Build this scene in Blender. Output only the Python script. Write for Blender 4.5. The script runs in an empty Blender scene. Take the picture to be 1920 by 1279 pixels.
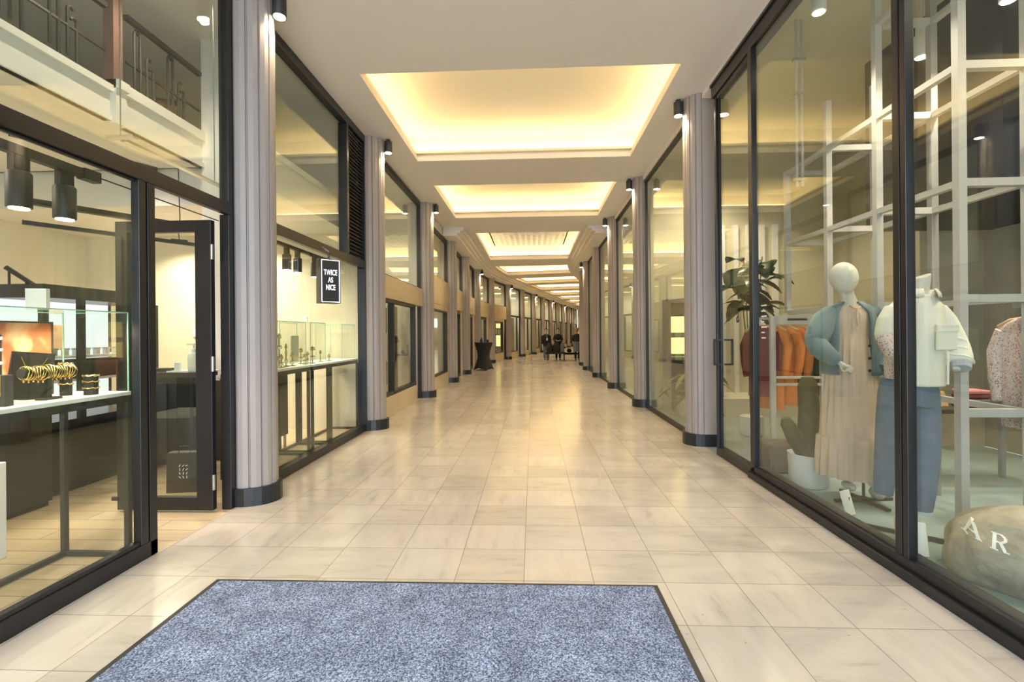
import bpy, bmesh, math, random
from mathutils import Vector, Matrix
random.seed(7)
SC = bpy.context.scene
COL = SC.collection
PI = math.pi

# ------------------------------------------------------------------ mesh builder
class MB:
    def __init__(s): s.v = []; s.f = []
    def add(s, vs, fs):
        n = len(s.v); s.v += [tuple(p) for p in vs]; s.f += [tuple(i + n for i in f) for f in fs]; return s
    def box(s, x0, x1, y0, y1, z0, z1):
        vs = [(x0,y0,z0),(x1,y0,z0),(x1,y1,z0),(x0,y1,z0),(x0,y0,z1),(x1,y0,z1),(x1,y1,z1),(x0,y1,z1)]
        return s.add(vs, [(0,3,2,1),(4,5,6,7),(0,1,5,4),(1,2,6,5),(2,3,7,6),(3,0,4,7)])
    def obox(s, c, d, rz=0.0, rx=0.0, ry=0.0):
        M = Matrix.Translation(c) @ Matrix.Rotation(rz,4,'Z') @ Matrix.Rotation(ry,4,'Y') @ Matrix.Rotation(rx,4,'X')
        hx,hy,hz = d[0]/2,d[1]/2,d[2]/2
        vs = [M @ Vector(p) for p in [(-hx,-hy,-hz),(hx,-hy,-hz),(hx,hy,-hz),(-hx,hy,-hz),(-hx,-hy,hz),(hx,-hy,hz),(hx,hy,hz),(-hx,hy,hz)]]
        return s.add(vs, [(0,3,2,1),(4,5,6,7),(0,1,5,4),(1,2,6,5),(2,3,7,6),(3,0,4,7)])
    def bar(s, p0, p1, w, h=None):
        h = h or w; p0, p1 = Vector(p0), Vector(p1); d = (p1-p0).normalized()
        up = Vector((0,0,1)) if abs(d.z) < .95 else Vector((0,1,0))
        a = d.cross(up).normalized(); b = a.cross(d).normalized()
        vs = []
        for p in (p0, p1):
            for i, j in ((-1,-1),(1,-1),(1,1),(-1,1)): vs.append(p + a*i*w/2 + b*j*h/2)
        return s.add(vs, [(0,3,2,1),(4,5,6,7),(0,1,5,4),(1,2,6,5),(2,3,7,6),(3,0,4,7)])
    def tube(s, pts, r, n=10, closed=False):
        pts = [Vector(p) for p in pts]; m = len(pts)
        rs = r if isinstance(r,(list,tuple)) else [r]*m
        rings = []; prev = None
        for i,p in enumerate(pts):
            if closed: d = pts[(i+1)%m]-pts[i-1]
            else: d = pts[min(i+1,m-1)]-pts[max(i-1,0)]
            d.normalize()
            if prev is None:
                up = Vector((0,0,1)) if abs(d.z) < .9 else Vector((0,1,0))
                a = d.cross(up).normalized()
            else:
                a = (prev - d*prev.dot(d)).normalized()
            prev = a; b = d.cross(a)
            ra, rb = rs[i] if isinstance(rs[i],(list,tuple)) else (rs[i],rs[i])
            rings.append([p + a*math.cos(2*PI*k/n)*ra + b*math.sin(2*PI*k/n)*rb for k in range(n)])
        return s.loft(rings, closed)
    def loft(s, rings, closed=False, caps=True):
        n = len(rings[0]); m = len(rings); fs = []
        for i in range(m if closed else m-1):
            j = (i+1) % m
            for k in range(n):
                fs.append((i*n+k, i*n+(k+1)%n, j*n+(k+1)%n, j*n+k))
        if caps and not closed:
            fs.append(tuple(range(n-1,-1,-1))); fs.append(tuple(range((m-1)*n, m*n)))
        return s.add([p for r in rings for p in r], fs)
    def lathe(s, prof, c=(0,0,0), n=28, caps=True):
        rings = [[(c[0]+r*math.cos(2*PI*k/n), c[1]+r*math.sin(2*PI*k/n), c[2]+z) for k in range(n)] for r,z in prof]
        return s.loft(rings, False, caps)
    def prism(s, poly, z0, z1):
        return s.loft([[(x,y,z0) for x,y in poly], [(x,y,z1) for x,y in poly]])
    def ell(s, c, r, n=20, m=12, rot=None):
        rings = []
        for i in range(1, m):
            t = PI*i/m
            ring = []
            for k in range(n):
                p = Vector((r[0]*math.sin(t)*math.cos(2*PI*k/n), r[1]*math.sin(t)*math.sin(2*PI*k/n), -r[2]*math.cos(t)))
                if rot is not None: p = rot @ p
                ring.append(Vector(c)+p)
            rings.append(ring)
        return s.loft(rings)
    def sheet(s, grid, th=None):
        m = len(grid); n = len(grid[0])
        fs = [(i*n+k, i*n+k+1, (i+1)*n+k+1, (i+1)*n+k) for i in range(m-1) for k in range(n-1)]
        return s.add([p for r in grid for p in r], fs)
    def build(s, name, mat, parent=None, loc=None, smooth=None, rz=0.0, fix=True):
        me = bpy.data.meshes.new(name); me.from_pydata(s.v, [], s.f)
        if fix:
            bm = bmesh.new(); bm.from_mesh(me); bmesh.ops.recalc_face_normals(bm, faces=bm.faces); bm.to_mesh(me); bm.free()
        if smooth is not None:
            for p in me.polygons: p.use_smooth = True
            me.set_sharp_from_angle(angle=math.radians(smooth))
        me.materials.append(mat)
        o = bpy.data.objects.new(name, me); COL.objects.link(o)
        if parent is not None: o.parent = parent
        if loc is not None: o.location = loc
        if rz: o.rotation_euler = (0,0,rz)
        return o

def thing(name, label, cat, loc=(0,0,0), rz=0.0, group=None):
    o = bpy.data.objects.new(name, None); COL.objects.link(o)
    o.empty_display_size = .1
    o.location = loc; o.rotation_euler = (0,0,rz); o['label'] = label; o['category'] = cat
    if group: o['group'] = group
    return o
def tag(o, label, cat, group=None, kind=None):
    o['label'] = label; o['category'] = cat
    if group: o['group'] = group
    if kind: o['kind'] = kind
    return o
def struct(o, label=None):
    o['kind'] = 'structure'
    if label: o['label'] = label
    return o
def sempty(name, loc=(0,0,0), label=None):
    o = bpy.data.objects.new(name, None); COL.objects.link(o); o.location = loc; return struct(o, label)
def copy_tree(o, parent=None):
    c = o.copy(); COL.objects.link(c)
    if parent is not None: c.parent = parent
    for ch in list(o.children): copy_tree(ch, c)
    return c
def remesh(o, vox, smooth=4):
    m = o.modifiers.new('remesh', 'REMESH'); m.mode = 'VOXEL'; m.voxel_size = vox; m.use_smooth_shade = True
    if smooth:
        k = o.modifiers.new('smooth', 'SMOOTH'); k.factor = .5; k.iterations = smooth
    return o
def bevel(o, w=.004, seg=2):
    m = o.modifiers.new('bevel', 'BEVEL'); m.width = w; m.segments = seg; m.limit_method = 'ANGLE'; m.angle_limit = math.radians(40)
    return o

# ------------------------------------------------------------------ materials
def nodes(name):
    m = bpy.data.materials.new(name); m.use_nodes = True
    nt = m.node_tree; nt.nodes.clear()
    out = nt.nodes.new('ShaderNodeOutputMaterial')
    return m, nt, out
def N(nt, t, **kw):
    n = nt.nodes.new(t)
    for k, v in kw.items():
        if k.startswith('i_'): n.inputs[k[2:].replace('_',' ')].default_value = v
        else: setattr(n, k, v)
    return n
def L(nt, a, b): nt.links.new(a, b)
def c4(c): return (c[0], c[1], c[2], 1.0)
def srgb(r, g, b):
    f = lambda u: (u/255/12.92) if u/255 <= .04045 else ((u/255+.055)/1.055)**2.4
    return (f(r), f(g), f(b))
def mat(name, col, rough=.5, metal=0.0, var=.06, scale=8.0, bump=0.0, bscale=60.0, spec=.5, stretch=None, sheen=0.0, coat=0.0):
    m, nt, out = nodes(name)
    b = N(nt, 'ShaderNodeBsdfPrincipled'); L(nt, b.outputs[0], out.inputs[0])
    b.inputs['Roughness'].default_value = rough; b.inputs['Metallic'].default_value = metal
    b.inputs['Specular IOR Level'].default_value = spec
    if coat: b.inputs['Coat Weight'].default_value = coat; b.inputs['Coat Roughness'].default_value = .08
    if sheen: b.inputs['Sheen Weight'].default_value = sheen
    tc = N(nt, 'ShaderNodeTexCoord'); src = tc.outputs['Object']
    if stretch:
        mp = N(nt, 'ShaderNodeMapping'); mp.inputs['Scale'].default_value = stretch; L(nt, src, mp.inputs['Vector']); src = mp.outputs[0]
    n = N(nt, 'ShaderNodeTexNoise'); n.inputs['Scale'].default_value = scale; n.inputs['Detail'].default_value = 4; L(nt, src, n.inputs['Vector'])
    r = N(nt, 'ShaderNodeMixRGB'); r.inputs[1].default_value = c4([max(0,k*(1-var)) for k in col]); r.inputs[2].default_value = c4([min(1,k*(1+var)) for k in col])
    L(nt, n.outputs[0], r.inputs[0]); L(nt, r.outputs[0], b.inputs['Base Color'])
    if bump:
        n2 = N(nt, 'ShaderNodeTexNoise'); n2.inputs['Scale'].default_value = bscale; n2.inputs['Detail'].default_value = 3; L(nt, src, n2.inputs['Vector'])
        bp = N(nt, 'ShaderNodeBump'); bp.inputs['Strength'].default_value = bump; bp.inputs['Distance'].default_value = .01
        L(nt, n2.outputs[0], bp.inputs['Height']); L(nt, bp.outputs[0], b.inputs['Normal'])
    return m
def emit(name, col, st):
    m, nt, out = nodes(name); e = N(nt, 'ShaderNodeEmission'); e.inputs[0].default_value = c4(col); e.inputs[1].default_value = st
    L(nt, e.outputs[0], out.inputs[0]); return m
def glass(name, tint=(.94,.97,.94), base=.045, k=.9):
    m, nt, out = nodes(name)
    g = N(nt, 'ShaderNodeNewGeometry'); d = N(nt, 'ShaderNodeVectorMath', operation='DOT_PRODUCT')
    L(nt, g.outputs['Incoming'], d.inputs[0]); L(nt, g.outputs['Normal'], d.inputs[1])
    a = N(nt, 'ShaderNodeMath', operation='ABSOLUTE'); L(nt, d.outputs['Value'], a.inputs[0])
    s = N(nt, 'ShaderNodeMath', operation='SUBTRACT'); s.inputs[0].default_value = 1; L(nt, a.outputs[0], s.inputs[1])
    p = N(nt, 'ShaderNodeMath', operation='POWER'); L(nt, s.outputs[0], p.inputs[0]); p.inputs[1].default_value = 5
    q = N(nt, 'ShaderNodeMath', operation='MULTIPLY_ADD'); L(nt, p.outputs[0], q.inputs[0]); q.inputs[1].default_value = k; q.inputs[2].default_value = base
    t = N(nt, 'ShaderNodeBsdfTransparent'); t.inputs[0].default_value = c4(tint)
    gl = N(nt, 'ShaderNodeBsdfGlossy'); gl.inputs['Roughness'].default_value = 0.0; gl.inputs[0].default_value = (.95,1,.97,1)
    mx = N(nt, 'ShaderNodeMixShader'); L(nt, q.outputs[0], mx.inputs[0]); L(nt, t.outputs[0], mx.inputs[1]); L(nt, gl.outputs[0], mx.inputs[2])
    L(nt, mx.outputs[0], out.inputs[0]); return m

def tile_mat():
    m, nt, out = nodes('travertine_tiles')
    b = N(nt, 'ShaderNodeBsdfPrincipled'); L(nt, b.outputs[0], out.inputs[0])
    tc = N(nt, 'ShaderNodeTexCoord')
    mp = N(nt, 'ShaderNodeMapping'); mp.inputs['Location'].default_value = TILE_OFF; mp.inputs['Scale'].default_value = (1/.4,1/.4,1)
    L(nt, tc.outputs['Object'], mp.inputs['Vector'])
    fl = N(nt, 'ShaderNodeVectorMath', operation='FLOOR'); L(nt, mp.outputs[0], fl.inputs[0])
    fr = N(nt, 'ShaderNodeVectorMath', operation='FRACTION'); L(nt, mp.outputs[0], fr.inputs[0])
    wn = N(nt, 'ShaderNodeTexWhiteNoise', noise_dimensions='2D'); L(nt, fl.outputs[0], wn.inputs['Vector'])
    # joints
    sp = N(nt, 'ShaderNodeSeparateXYZ'); L(nt, fr.outputs[0], sp.inputs[0])
    def edge(o):
        a = N(nt,'ShaderNodeMath',operation='SUBTRACT'); L(nt,o,a.inputs[0]); a.inputs[1].default_value=.5
        c = N(nt,'ShaderNodeMath',operation='ABSOLUTE'); L(nt,a.outputs[0],c.inputs[0]); return c.outputs[0]
    mxx = N(nt,'ShaderNodeMath',operation='MAXIMUM'); L(nt,edge(sp.outputs[0]),mxx.inputs[0]); L(nt,edge(sp.outputs[1]),mxx.inputs[1])
    jn = N(nt,'ShaderNodeMath',operation='GREATER_THAN'); L(nt,mxx.outputs[0],jn.inputs[0]); jn.inputs[1].default_value=.4955
    # veins, direction alternates per tile
    def vein(scale, off):
        mm = N(nt,'ShaderNodeMapping'); mm.inputs['Scale'].default_value = scale; L(nt, tc.outputs['Object'], mm.inputs['Vector'])
        ad = N(nt,'ShaderNodeVectorMath',operation='ADD'); L(nt,mm.outputs[0],ad.inputs[0])
        sc = N(nt,'ShaderNodeVectorMath',operation='SCALE'); L(nt,wn.outputs['Color'],sc.inputs[0]); sc.inputs['Scale'].default_value = 37+off; L(nt,sc.outputs[0],ad.inputs[1])
        n = N(nt,'ShaderNodeTexNoise'); n.inputs['Scale'].default_value=1; n.inputs['Detail'].default_value=5; n.inputs['Roughness'].default_value=.65; L(nt,ad.outputs[0],n.inputs['Vector'])
        return n.outputs[0]
    sel = N(nt,'ShaderNodeMath',operation='GREATER_THAN'); L(nt,wn.outputs['Value'],sel.inputs[0]); sel.inputs[1].default_value=.5
    vm = N(nt,'ShaderNodeMixRGB'); L(nt,sel.outputs[0],vm.inputs[0]); L(nt,vein((2.5,11,1),0),vm.inputs[1]); L(nt,vein((11,2.5,1),9),vm.inputs[2])
    cr = N(nt,'ShaderNodeValToRGB'); L(nt,vm.outputs[0],cr.inputs[0])
    e = cr.color_ramp.elements; e[0].position=.25; e[0].color=c4((.42,.36,.30)); e[1].position=.72; e[1].color=c4((.585,.52,.445))
    x = e.new(.42); x.color=c4((.53,.465,.395))
    # per-tile tint
    tv = N(nt,'ShaderNodeMapRange'); L(nt,wn.outputs['Value'],tv.inputs[0]); tv.inputs[3].default_value=.90; tv.inputs[4].default_value=1.05
    tm = N(nt,'ShaderNodeVectorMath',operation='SCALE'); L(nt,cr.outputs[0],tm.inputs[0]); L(nt,tv.outputs[0],tm.inputs['Scale'])
    # pits
    pm = N(nt,'ShaderNodeMixRGB'); L(nt,sel.outputs[0],pm.inputs[0]); L(nt,vein((16,60,1),3),pm.inputs[1]); L(nt,vein((60,16,1),5),pm.inputs[2])
    pr = N(nt,'ShaderNodeValToRGB'); L(nt,pm.outputs[0],pr.inputs[0]); pe=pr.color_ramp.elements; pe[0].position=.25; pe[0].color=(0,0,0,1); pe[1].position=.31; pe[1].color=(1,1,1,1)
    px = N(nt,'ShaderNodeMixRGB'); L(nt,pr.outputs[0],px.inputs[0]); px.inputs[1].default_value=c4((.16,.14,.13)); L(nt,tm.outputs[0],px.inputs[2])
    jx = N(nt,'ShaderNodeMixRGB'); L(nt,jn.outputs[0],jx.inputs[0]); L(nt,px.outputs[0],jx.inputs[1]); jx.inputs[2].default_value=c4((.22,.19,.16))
    L(nt,jx.outputs[0],b.inputs['Base Color'])
    rr = N(nt,'ShaderNodeTexNoise'); rr.inputs['Scale'].default_value=5; L(nt,tc.outputs['Object'],rr.inputs['Vector'])
    rm = N(nt,'ShaderNodeMapRange'); L(nt,rr.outputs[0],rm.inputs[0]); rm.inputs[3].default_value=.10; rm.inputs[4].default_value=.24
    L(nt,rm.outputs[0],b.inputs['Roughness']); b.inputs['Specular IOR Level'].default_value=.45
    return m
def carpet_mat():
    m, nt, out = nodes('blue_grey_carpet')
    b = N(nt,'ShaderNodeBsdfPrincipled'); L(nt,b.outputs[0],out.inputs[0]); b.inputs['Roughness'].default_value=.95; b.inputs['Specular IOR Level'].default_value=.1
    tc = N(nt,'ShaderNodeTexCoord')
    n1 = N(nt,'ShaderNodeTexNoise'); n1.inputs['Scale'].default_value=150; n1.inputs['Detail'].default_value=3; L(nt,tc.outputs['Object'],n1.inputs['Vector'])
    n2 = N(nt,'ShaderNodeTexNoise'); n2.inputs['Scale'].default_value=7; n2.inputs['Detail'].default_value=6; L(nt,tc.outputs['Object'],n2.inputs['Vector'])
    r1 = N(nt,'ShaderNodeValToRGB'); L(nt,n1.outputs[0],r1.inputs[0]); e=r1.color_ramp.elements
    e[0].position=.36; e[0].color=c4((.055,.07,.135)); e[1].position=.64; e[1].color=c4((.46,.52,.68)); x=e.new(.5); x.color=c4((.20,.24,.36))
    r2 = N(nt,'ShaderNodeMapRange'); L(nt,n2.outputs[0],r2.inputs[0]); r2.inputs[1].default_value=.3; r2.inputs[2].default_value=.7; r2.inputs[3].default_value=.72; r2.inputs[4].default_value=1.15
    s = N(nt,'ShaderNodeVectorMath',operation='SCALE'); L(nt,r1.outputs[0],s.inputs[0]); L(nt,r2.outputs[0],s.inputs['Scale'])
    L(nt,s.outputs[0],b.inputs['Base Color'])
    bp = N(nt,'ShaderNodeBump'); bp.inputs['Strength'].default_value=.6; bp.inputs['Distance'].default_value=.006; L(nt,n1.outputs[0],bp.inputs['Height']); L(nt,bp.outputs[0],b.inputs['Normal'])
    return m
def plank_mat(name, c1, c2, w=.18, l=1.4, rough=.35, along='X'):
    m, nt, out = nodes(name)
    b = N(nt,'ShaderNodeBsdfPrincipled'); L(nt,b.outputs[0],out.inputs[0]); b.inputs['Roughness'].default_value=rough
    tc = N(nt,'ShaderNodeTexCoord'); mp = N(nt,'ShaderNodeMapping'); L(nt,tc.outputs['Object'],mp.inputs['Vector'])
    if along == 'Y': mp.inputs['Rotation'].default_value=(0,0,PI/2)
    br = N(nt,'ShaderNodeTexBrick'); L(nt,mp.outputs[0],br.inputs['Vector'])
    br.inputs['Color1'].default_value=c4(c1); br.inputs['Color2'].default_value=c4(c2); br.inputs['Mortar'].default_value=c4([k*.4 for k in c1])
    br.inputs['Scale'].default_value=1; br.inputs['Mortar Size'].default_value=.004; br.inputs['Brick Width'].default_value=l; br.inputs['Row Height'].default_value=w
    m2 = N(nt,'ShaderNodeMapping'); m2.inputs['Scale'].default_value=(2,22,1); L(nt,mp.outputs[0],m2.inputs['Vector'])
    n = N(nt,'ShaderNodeTexNoise'); n.inputs['Scale'].default_value=1.5; n.inputs['Detail'].default_value=4; L(nt,m2.outputs[0],n.inputs['Vector'])
    r = N(nt,'ShaderNodeMapRange'); L(nt,n.outputs[0],r.inputs[0]); r.inputs[3].default_value=.75; r.inputs[4].default_value=1.2
    s = N(nt,'ShaderNodeVectorMath',operation='SCALE'); L(nt,br.outputs[0],s.inputs[0]); L(nt,r.outputs[0],s.inputs['Scale']); L(nt,s.outputs[0],b.inputs['Base Color'])
    return m
def spots_mat(name, base, dots, scale=70, rough=.85):
    """printed cloth: small flowers scattered over a pale ground"""
    m, nt, out = nodes(name)
    b = N(nt,'ShaderNodeBsdfPrincipled'); L(nt,b.outputs[0],out.inputs[0]); b.inputs['Roughness'].default_value=rough
    tc = N(nt,'ShaderNodeTexCoord')
    v = N(nt,'ShaderNodeTexVoronoi'); v.inputs['Scale'].default_value=scale; L(nt,tc.outputs['Object'],v.inputs['Vector'])
    cr = N(nt,'ShaderNodeValToRGB'); cr.color_ramp.interpolation='CONSTANT'
    sx = N(nt,'ShaderNodeSeparateColor'); L(nt,v.outputs['Color'],sx.inputs[0]); L(nt,sx.outputs[0],cr.inputs[0])
    e = cr.color_ramp.elements; e[0].color=c4(dots[0]); e[1].position=.3; e[1].color=c4(dots[1])
    for i,d in enumerate(dots[2:]): x=e.new(.45+.15*i); x.color=c4(d)
    lt = N(nt,'ShaderNodeMath',operation='LESS_THAN'); L(nt,v.outputs['Distance'],lt.inputs[0]); lt.inputs[1].default_value=.42
    mx = N(nt,'ShaderNodeMixRGB'); L(nt,lt.outputs[0],mx.inputs[0]); mx.inputs[1].default_value=c4(base); L(nt,cr.outputs[0],mx.inputs[2])
    L(nt,mx.outputs[0],b.inputs['Base Color']); return m
def poster_mat():
    m, nt, out = nodes('orange_print')
    b = N(nt,'ShaderNodeBsdfPrincipled'); L(nt,b.outputs[0],out.inputs[0]); b.inputs['Roughness'].default_value=.5
    tc = N(nt,'ShaderNodeTexCoord'); mp = N(nt,'ShaderNodeMapping'); mp.inputs['Rotation'].default_value=(.6,0,0); mp.inputs['Scale'].default_value=(1,1.2,1); L(nt,tc.outputs['Object'],mp.inputs['Vector'])
    w = N(nt,'ShaderNodeTexWave'); w.inputs['Scale'].default_value=2.2; w.inputs['Distortion'].default_value=7; w.inputs['Detail'].default_value=3; L(nt,mp.outputs[0],w.inputs['Vector'])
    cr = N(nt,'ShaderNodeValToRGB'); L(nt,w.outputs[0],cr.inputs[0]); e=cr.color_ramp.elements
    e[0].position=.03; e[0].color=c4(srgb(190,105,65)); e[1].position=.3; e[1].color=c4(srgb(245,190,140)); x=e.new(.12); x.color=c4(srgb(235,155,105))
    L(nt,cr.outputs[0],b.inputs['Base Color']); return m
def rock_mat():
    m, nt, out = nodes('boulder_stone')
    b = N(nt,'ShaderNodeBsdfPrincipled'); L(nt,b.outputs[0],out.inputs[0]); b.inputs['Roughness'].default_value=.85
    tc = N(nt,'ShaderNodeTexCoord')
    n = N(nt,'ShaderNodeTexNoise'); n.inputs['Scale'].default_value=3.5; n.inputs['Detail'].default_value=9; n.inputs['Roughness'].default_value=.65; L(nt,tc.outputs['Object'],n.inputs['Vector'])
    cr = N(nt,'ShaderNodeValToRGB'); L(nt,n.outputs[0],cr.inputs[0]); e=cr.color_ramp.elements
    e[0].position=.3; e[0].color=c4((.20,.18,.15)); e[1].position=.72; e[1].color=c4((.50,.43,.32)); x=e.new(.5); x.color=c4((.36,.32,.25))
    L(nt,cr.outputs[0],b.inputs['Base Color'])
    n2 = N(nt,'ShaderNodeTexNoise'); n2.inputs['Scale'].default_value=26; n2.inputs['Detail'].default_value=8; L(nt,tc.outputs['Object'],n2.inputs['Vector'])
    bp = N(nt,'ShaderNodeBump'); bp.inputs['Strength'].default_value=.5; bp.inputs['Distance'].default_value=.02; L(nt,n2.outputs[0],bp.inputs['Height']); L(nt,bp.outputs[0],b.inputs['Normal'])
    return m

TILE_OFF = (.16, .10, 0)
M = dict(
 tile=tile_mat(), carpet=carpet_mat(), rock=rock_mat(), poster=poster_mat(),
 ceil=mat('ceiling_paint',(.78,.74,.70),.6,var=.02),
 cove=mat('cove_paint',(.84,.80,.70),.6,var=.02),
 column=mat('greige_pilaster_paint',(.36,.315,.285),.45,var=.04,scale=3),
 black=mat('black_powder_coat',(.012,.012,.014),.35,var=.15),
 base=mat('black_plinth_stone',(.015,.018,.02),.35,var=.3,scale=20),
 louvre=mat('louvre_metal',(.10,.09,.08),.3,.3,var=.1),
 dark=mat('charcoal_paint',(.03,.028,.026),.5,var=.15),
 brownblack=mat('dark_brown_laminate',(.035,.028,.023),.45,var=.12),
 stone=mat('beige_stone_cladding',(.52,.42,.28),.35,var=.14,scale=4,stretch=(1,1,3)),
 plinth=mat('travertine_plinth',(.56,.46,.31),.3,var=.12,scale=5,stretch=(1,1,5)),
 wallc=mat('cream_wall_paint',(.72,.66,.52),.7,var=.03),
 wallw=mat('white_wall_paint',(.78,.76,.71),.7,var=.02),
 wallb=mat('raw_concrete_wall',(.40,.35,.25),.8,var=.22,scale=3,bump=.15,bscale=15),
 olive=mat('shop_wall_paint',(.60,.54,.38),.7,var=.04),
 navy=mat('navy_painted_board',(.006,.010,.022),.5,var=.1),
 oak=plank_mat('oak_floor_planks',(.44,.33,.20),(.52,.40,.26)),
 teal=mat('pale_teal_resin_floor',(.29,.375,.37),.22,var=.06,scale=2),
 glass=glass('clear_shop_glass'), caseglass=glass('showcase_glass',(.975,.985,.97),.025,.5),
 skyglass=glass('frosted_roof_glass',(.30,.30,.30),.04,.5),
 greenglass=glass('greenish_shop_glass',(.95,.975,.95),.05,.9),
 edge=mat('green_glass_edge',(.35,.62,.48),.15,var=.02),
 steel=mat('brushed_steel',(.55,.55,.54),.3,.9,var=.05),
 brass=mat('antique_brass',(.30,.24,.14),.4,.6,var=.1),
 gold=mat('polished_gold',(.85,.62,.22),.25,1.0,var=.05),
 pearl=mat('white_pearl',(.85,.83,.78),.25,var=.02),
 velvet=mat('black_velvet',(.02,.02,.021),.85,var=.2),
 white=mat('white_lacquer',(.80,.79,.76),.35,var=.02),
 greytube=mat('pale_grey_painted_tube',(.47,.45,.43),.4,var=.03),
 greytube2=mat('grey_painted_tube',(.30,.29,.28),.4,var=.03),
 card=mat('white_card',(.82,.80,.74),.8,var=.02),
 print=mat('dark_ink',(.05,.05,.05),.7,var=.1),
 silverprint=mat('white_ink',(.85,.84,.82),.6,var=.02),
 mann=mat('mannequin_shell',(.62,.59,.52),.3,var=.02,spec=.4),
 cardigan=mat('dusty_blue_knit',(.135,.20,.225),.95,var=.08,scale=60,bump=.4,bscale=220,sheen=.3),
 dress=mat('sand_pink_cotton',(.60,.46,.36),.9,var=.05,scale=20,bump=.1,bscale=120),
 jacket=mat('off_white_canvas',(.80,.76,.66),.85,var=.03,scale=30,bump=.12,bscale=160),
 jeans=mat('washed_blue_denim',(.125,.175,.25),.9,var=.25,scale=14,bump=.2,bscale=260),
 floral=spots_mat('ditsy_floral_cotton',(.62,.53,.50),[(.50,.14,.17),(.20,.22,.20),(.62,.32,.33),(.72,.66,.6)],85),
 liner=mat('patterned_cuff_cloth',(.45,.45,.50),.9,var=.4,scale=80),
 lightblue=mat('pale_blue_cotton',(.46,.60,.68),.9,var=.06,scale=10),
 whitecloth=mat('pale_white_cotton',(.72,.78,.78),.9,var=.05,scale=10),
 orange=mat('burnt_orange_wool',(.72,.22,.06),.9,var=.12,scale=12),
 greencloth=mat('bottle_green_cloth',(.05,.09,.06),.9,var=.1),
 burgundy=mat('burgundy_cloth',(.16,.03,.04),.9,var=.1),
 darkcloth=mat('black_cloth',(.018,.018,.02),.9,var=.2),
 greycloth=mat('grey_cloth',(.14,.15,.17),.9,var=.15),
 brownred=mat('dark_red_brown_cloth',(.12,.05,.045),.9,var=.15),
 skin=mat('skin',(.50,.30,.21),.55,var=.05), hair=mat('dark_hair',(.02,.014,.01),.6,var=.2),
 ghair=mat('grey_brown_hair',(.22,.16,.12),.6,var=.2),
 cactus=mat('cactus_skin',(.055,.055,.025),.7,var=.25,scale=18,bump=.4,bscale=40),
 pot=mat('crumpled_white_paper_pot',(.72,.72,.70),.7,var=.05,bump=.35,bscale=9),
 leaf=mat('waxy_dark_leaf',(.035,.075,.03),.35,var=.3,scale=6),
 palm=mat('pale_green_frond',(.16,.22,.05),.5,var=.25,scale=6), stemm=mat('brown_stem',(.12,.08,.05),.8,var=.2),
 terracotta=mat('brown_rattan',(.20,.10,.075),.8,var=.2,scale=20),
 wood=mat('light_beech',(.58,.40,.22),.5,var=.15,scale=8,stretch=(1,1,6)),
 tan=mat('tan_leather',(.42,.26,.12),.5,var=.1), pouf=mat('taupe_pouf_cloth',(.13,.11,.09),.9,var=.1),
 blackcover=mat('black_stretch_cloth',(.010,.010,.011),.75,var=.2),
 pink=mat('pink_cloth',(.5,.18,.2),.9,var=.1),
 led=emit('warm_cove_led',(1.0,.69,.31),17.0),
 lens=emit('lamp_lens',(1.0,.88,.66),26.0), lensw=emit('white_lamp_lens',(1.0,.9,.74),22.0),
 lightshelf=emit('lit_shelf_panel',(.95,.97,1.0),.9), lightbox=emit('warm_lightbox',(1.0,.80,.30),1.6),
 signlit=emit('lit_sign_white',(.86,.90,1.0),1.8), farlight=emit('far_window_light',(1,.97,.9),3.0),
)

# ------------------------------------------------------------------ corridor axis: straight, bend to the right, straight
S0, RB, TH, XL = 19.0, 30.0, .22, -2.18
W = 4.12                     # between pilaster faces
def path(s, t=0.0):
    if s <= S0: x, y, a = XL, s, 0.0
    elif s <= S0+RB*TH: a=(s-S0)/RB; x=XL+RB*(1-math.cos(a)); y=S0+RB*math.sin(a)
    else: a=TH; e=s-S0-RB*TH; x=XL+RB*(1-math.cos(a))+e*math.sin(a); y=S0+RB*math.sin(a)+e*math.cos(a)
    return x+t*math.cos(a), y-t*math.sin(a), a
def pbox(mb, s0, s1, t0, t1, z0, z1, ds=1.2):
    n = 1 if s1 <= S0 else max(1, int(math.ceil((s1-s0)/ds)))
    ss = [s0+(s1-s0)*i/n for i in range(n+1)]
    if s0 < S0 < s1: ss = sorted(set(ss+[S0]))
    rings = []
    for s in ss:
        a = path(s,t0); b = path(s,t1)
        rings.append([(a[0],a[1],z0),(b[0],b[1],z0),(b[0],b[1],z1),(a[0],a[1],z1)])
    return mb.loft(rings)
SEND = 58.0
ZC = 4.40; ZS = 4.18; SSTEP = 13.3

# ------------------------------------------------------------------ floor, ceiling
struct(pbox(MB(), -2.6, SEND, -.30, 4.30, -.08, 0).build('floor', M['tile']), 'cream travertine tile floor of the arcade')
coffers = [(2.0-3.6,2.9-1.2,.23,3.85,0),(5.4,8.17,.23,3.85,0),(9.53,12.22,.23,3.85,0),(14.1,19.2,.52,3.60,1),(21.2,24.4,.48,3.64,1),(26.0,28.6,.45,3.67,0),
           (29.8,32.9,.45,3.67,0),(34.3,37.4,.45,3.67,0),(39.0,42.2,.45,3.67,0),(44.0,47.2,.45,3.67,0),(49.0,52.2,.45,3.67,0)]
coffers = coffers[1:]
cb = MB(); prev = -2.6
for s0,s1,t0,t1,k in coffers:
    pbox(cb, prev, s0, -.30, 4.30, ZC, ZC+.08)            # cross band between coffers
    pbox(cb, s0, s1, -.30, t0, ZC, ZC+.08); pbox(cb, s0, s1, t1, 4.30, ZC, ZC+.08)
    prev = s1
pbox(cb, prev, SEND, -.30, 4.30, ZC, ZC+.08)
ceiling = struct(cb.build('ceiling', M['ceil']), 'pale plaster ceiling with lit coffers')
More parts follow.
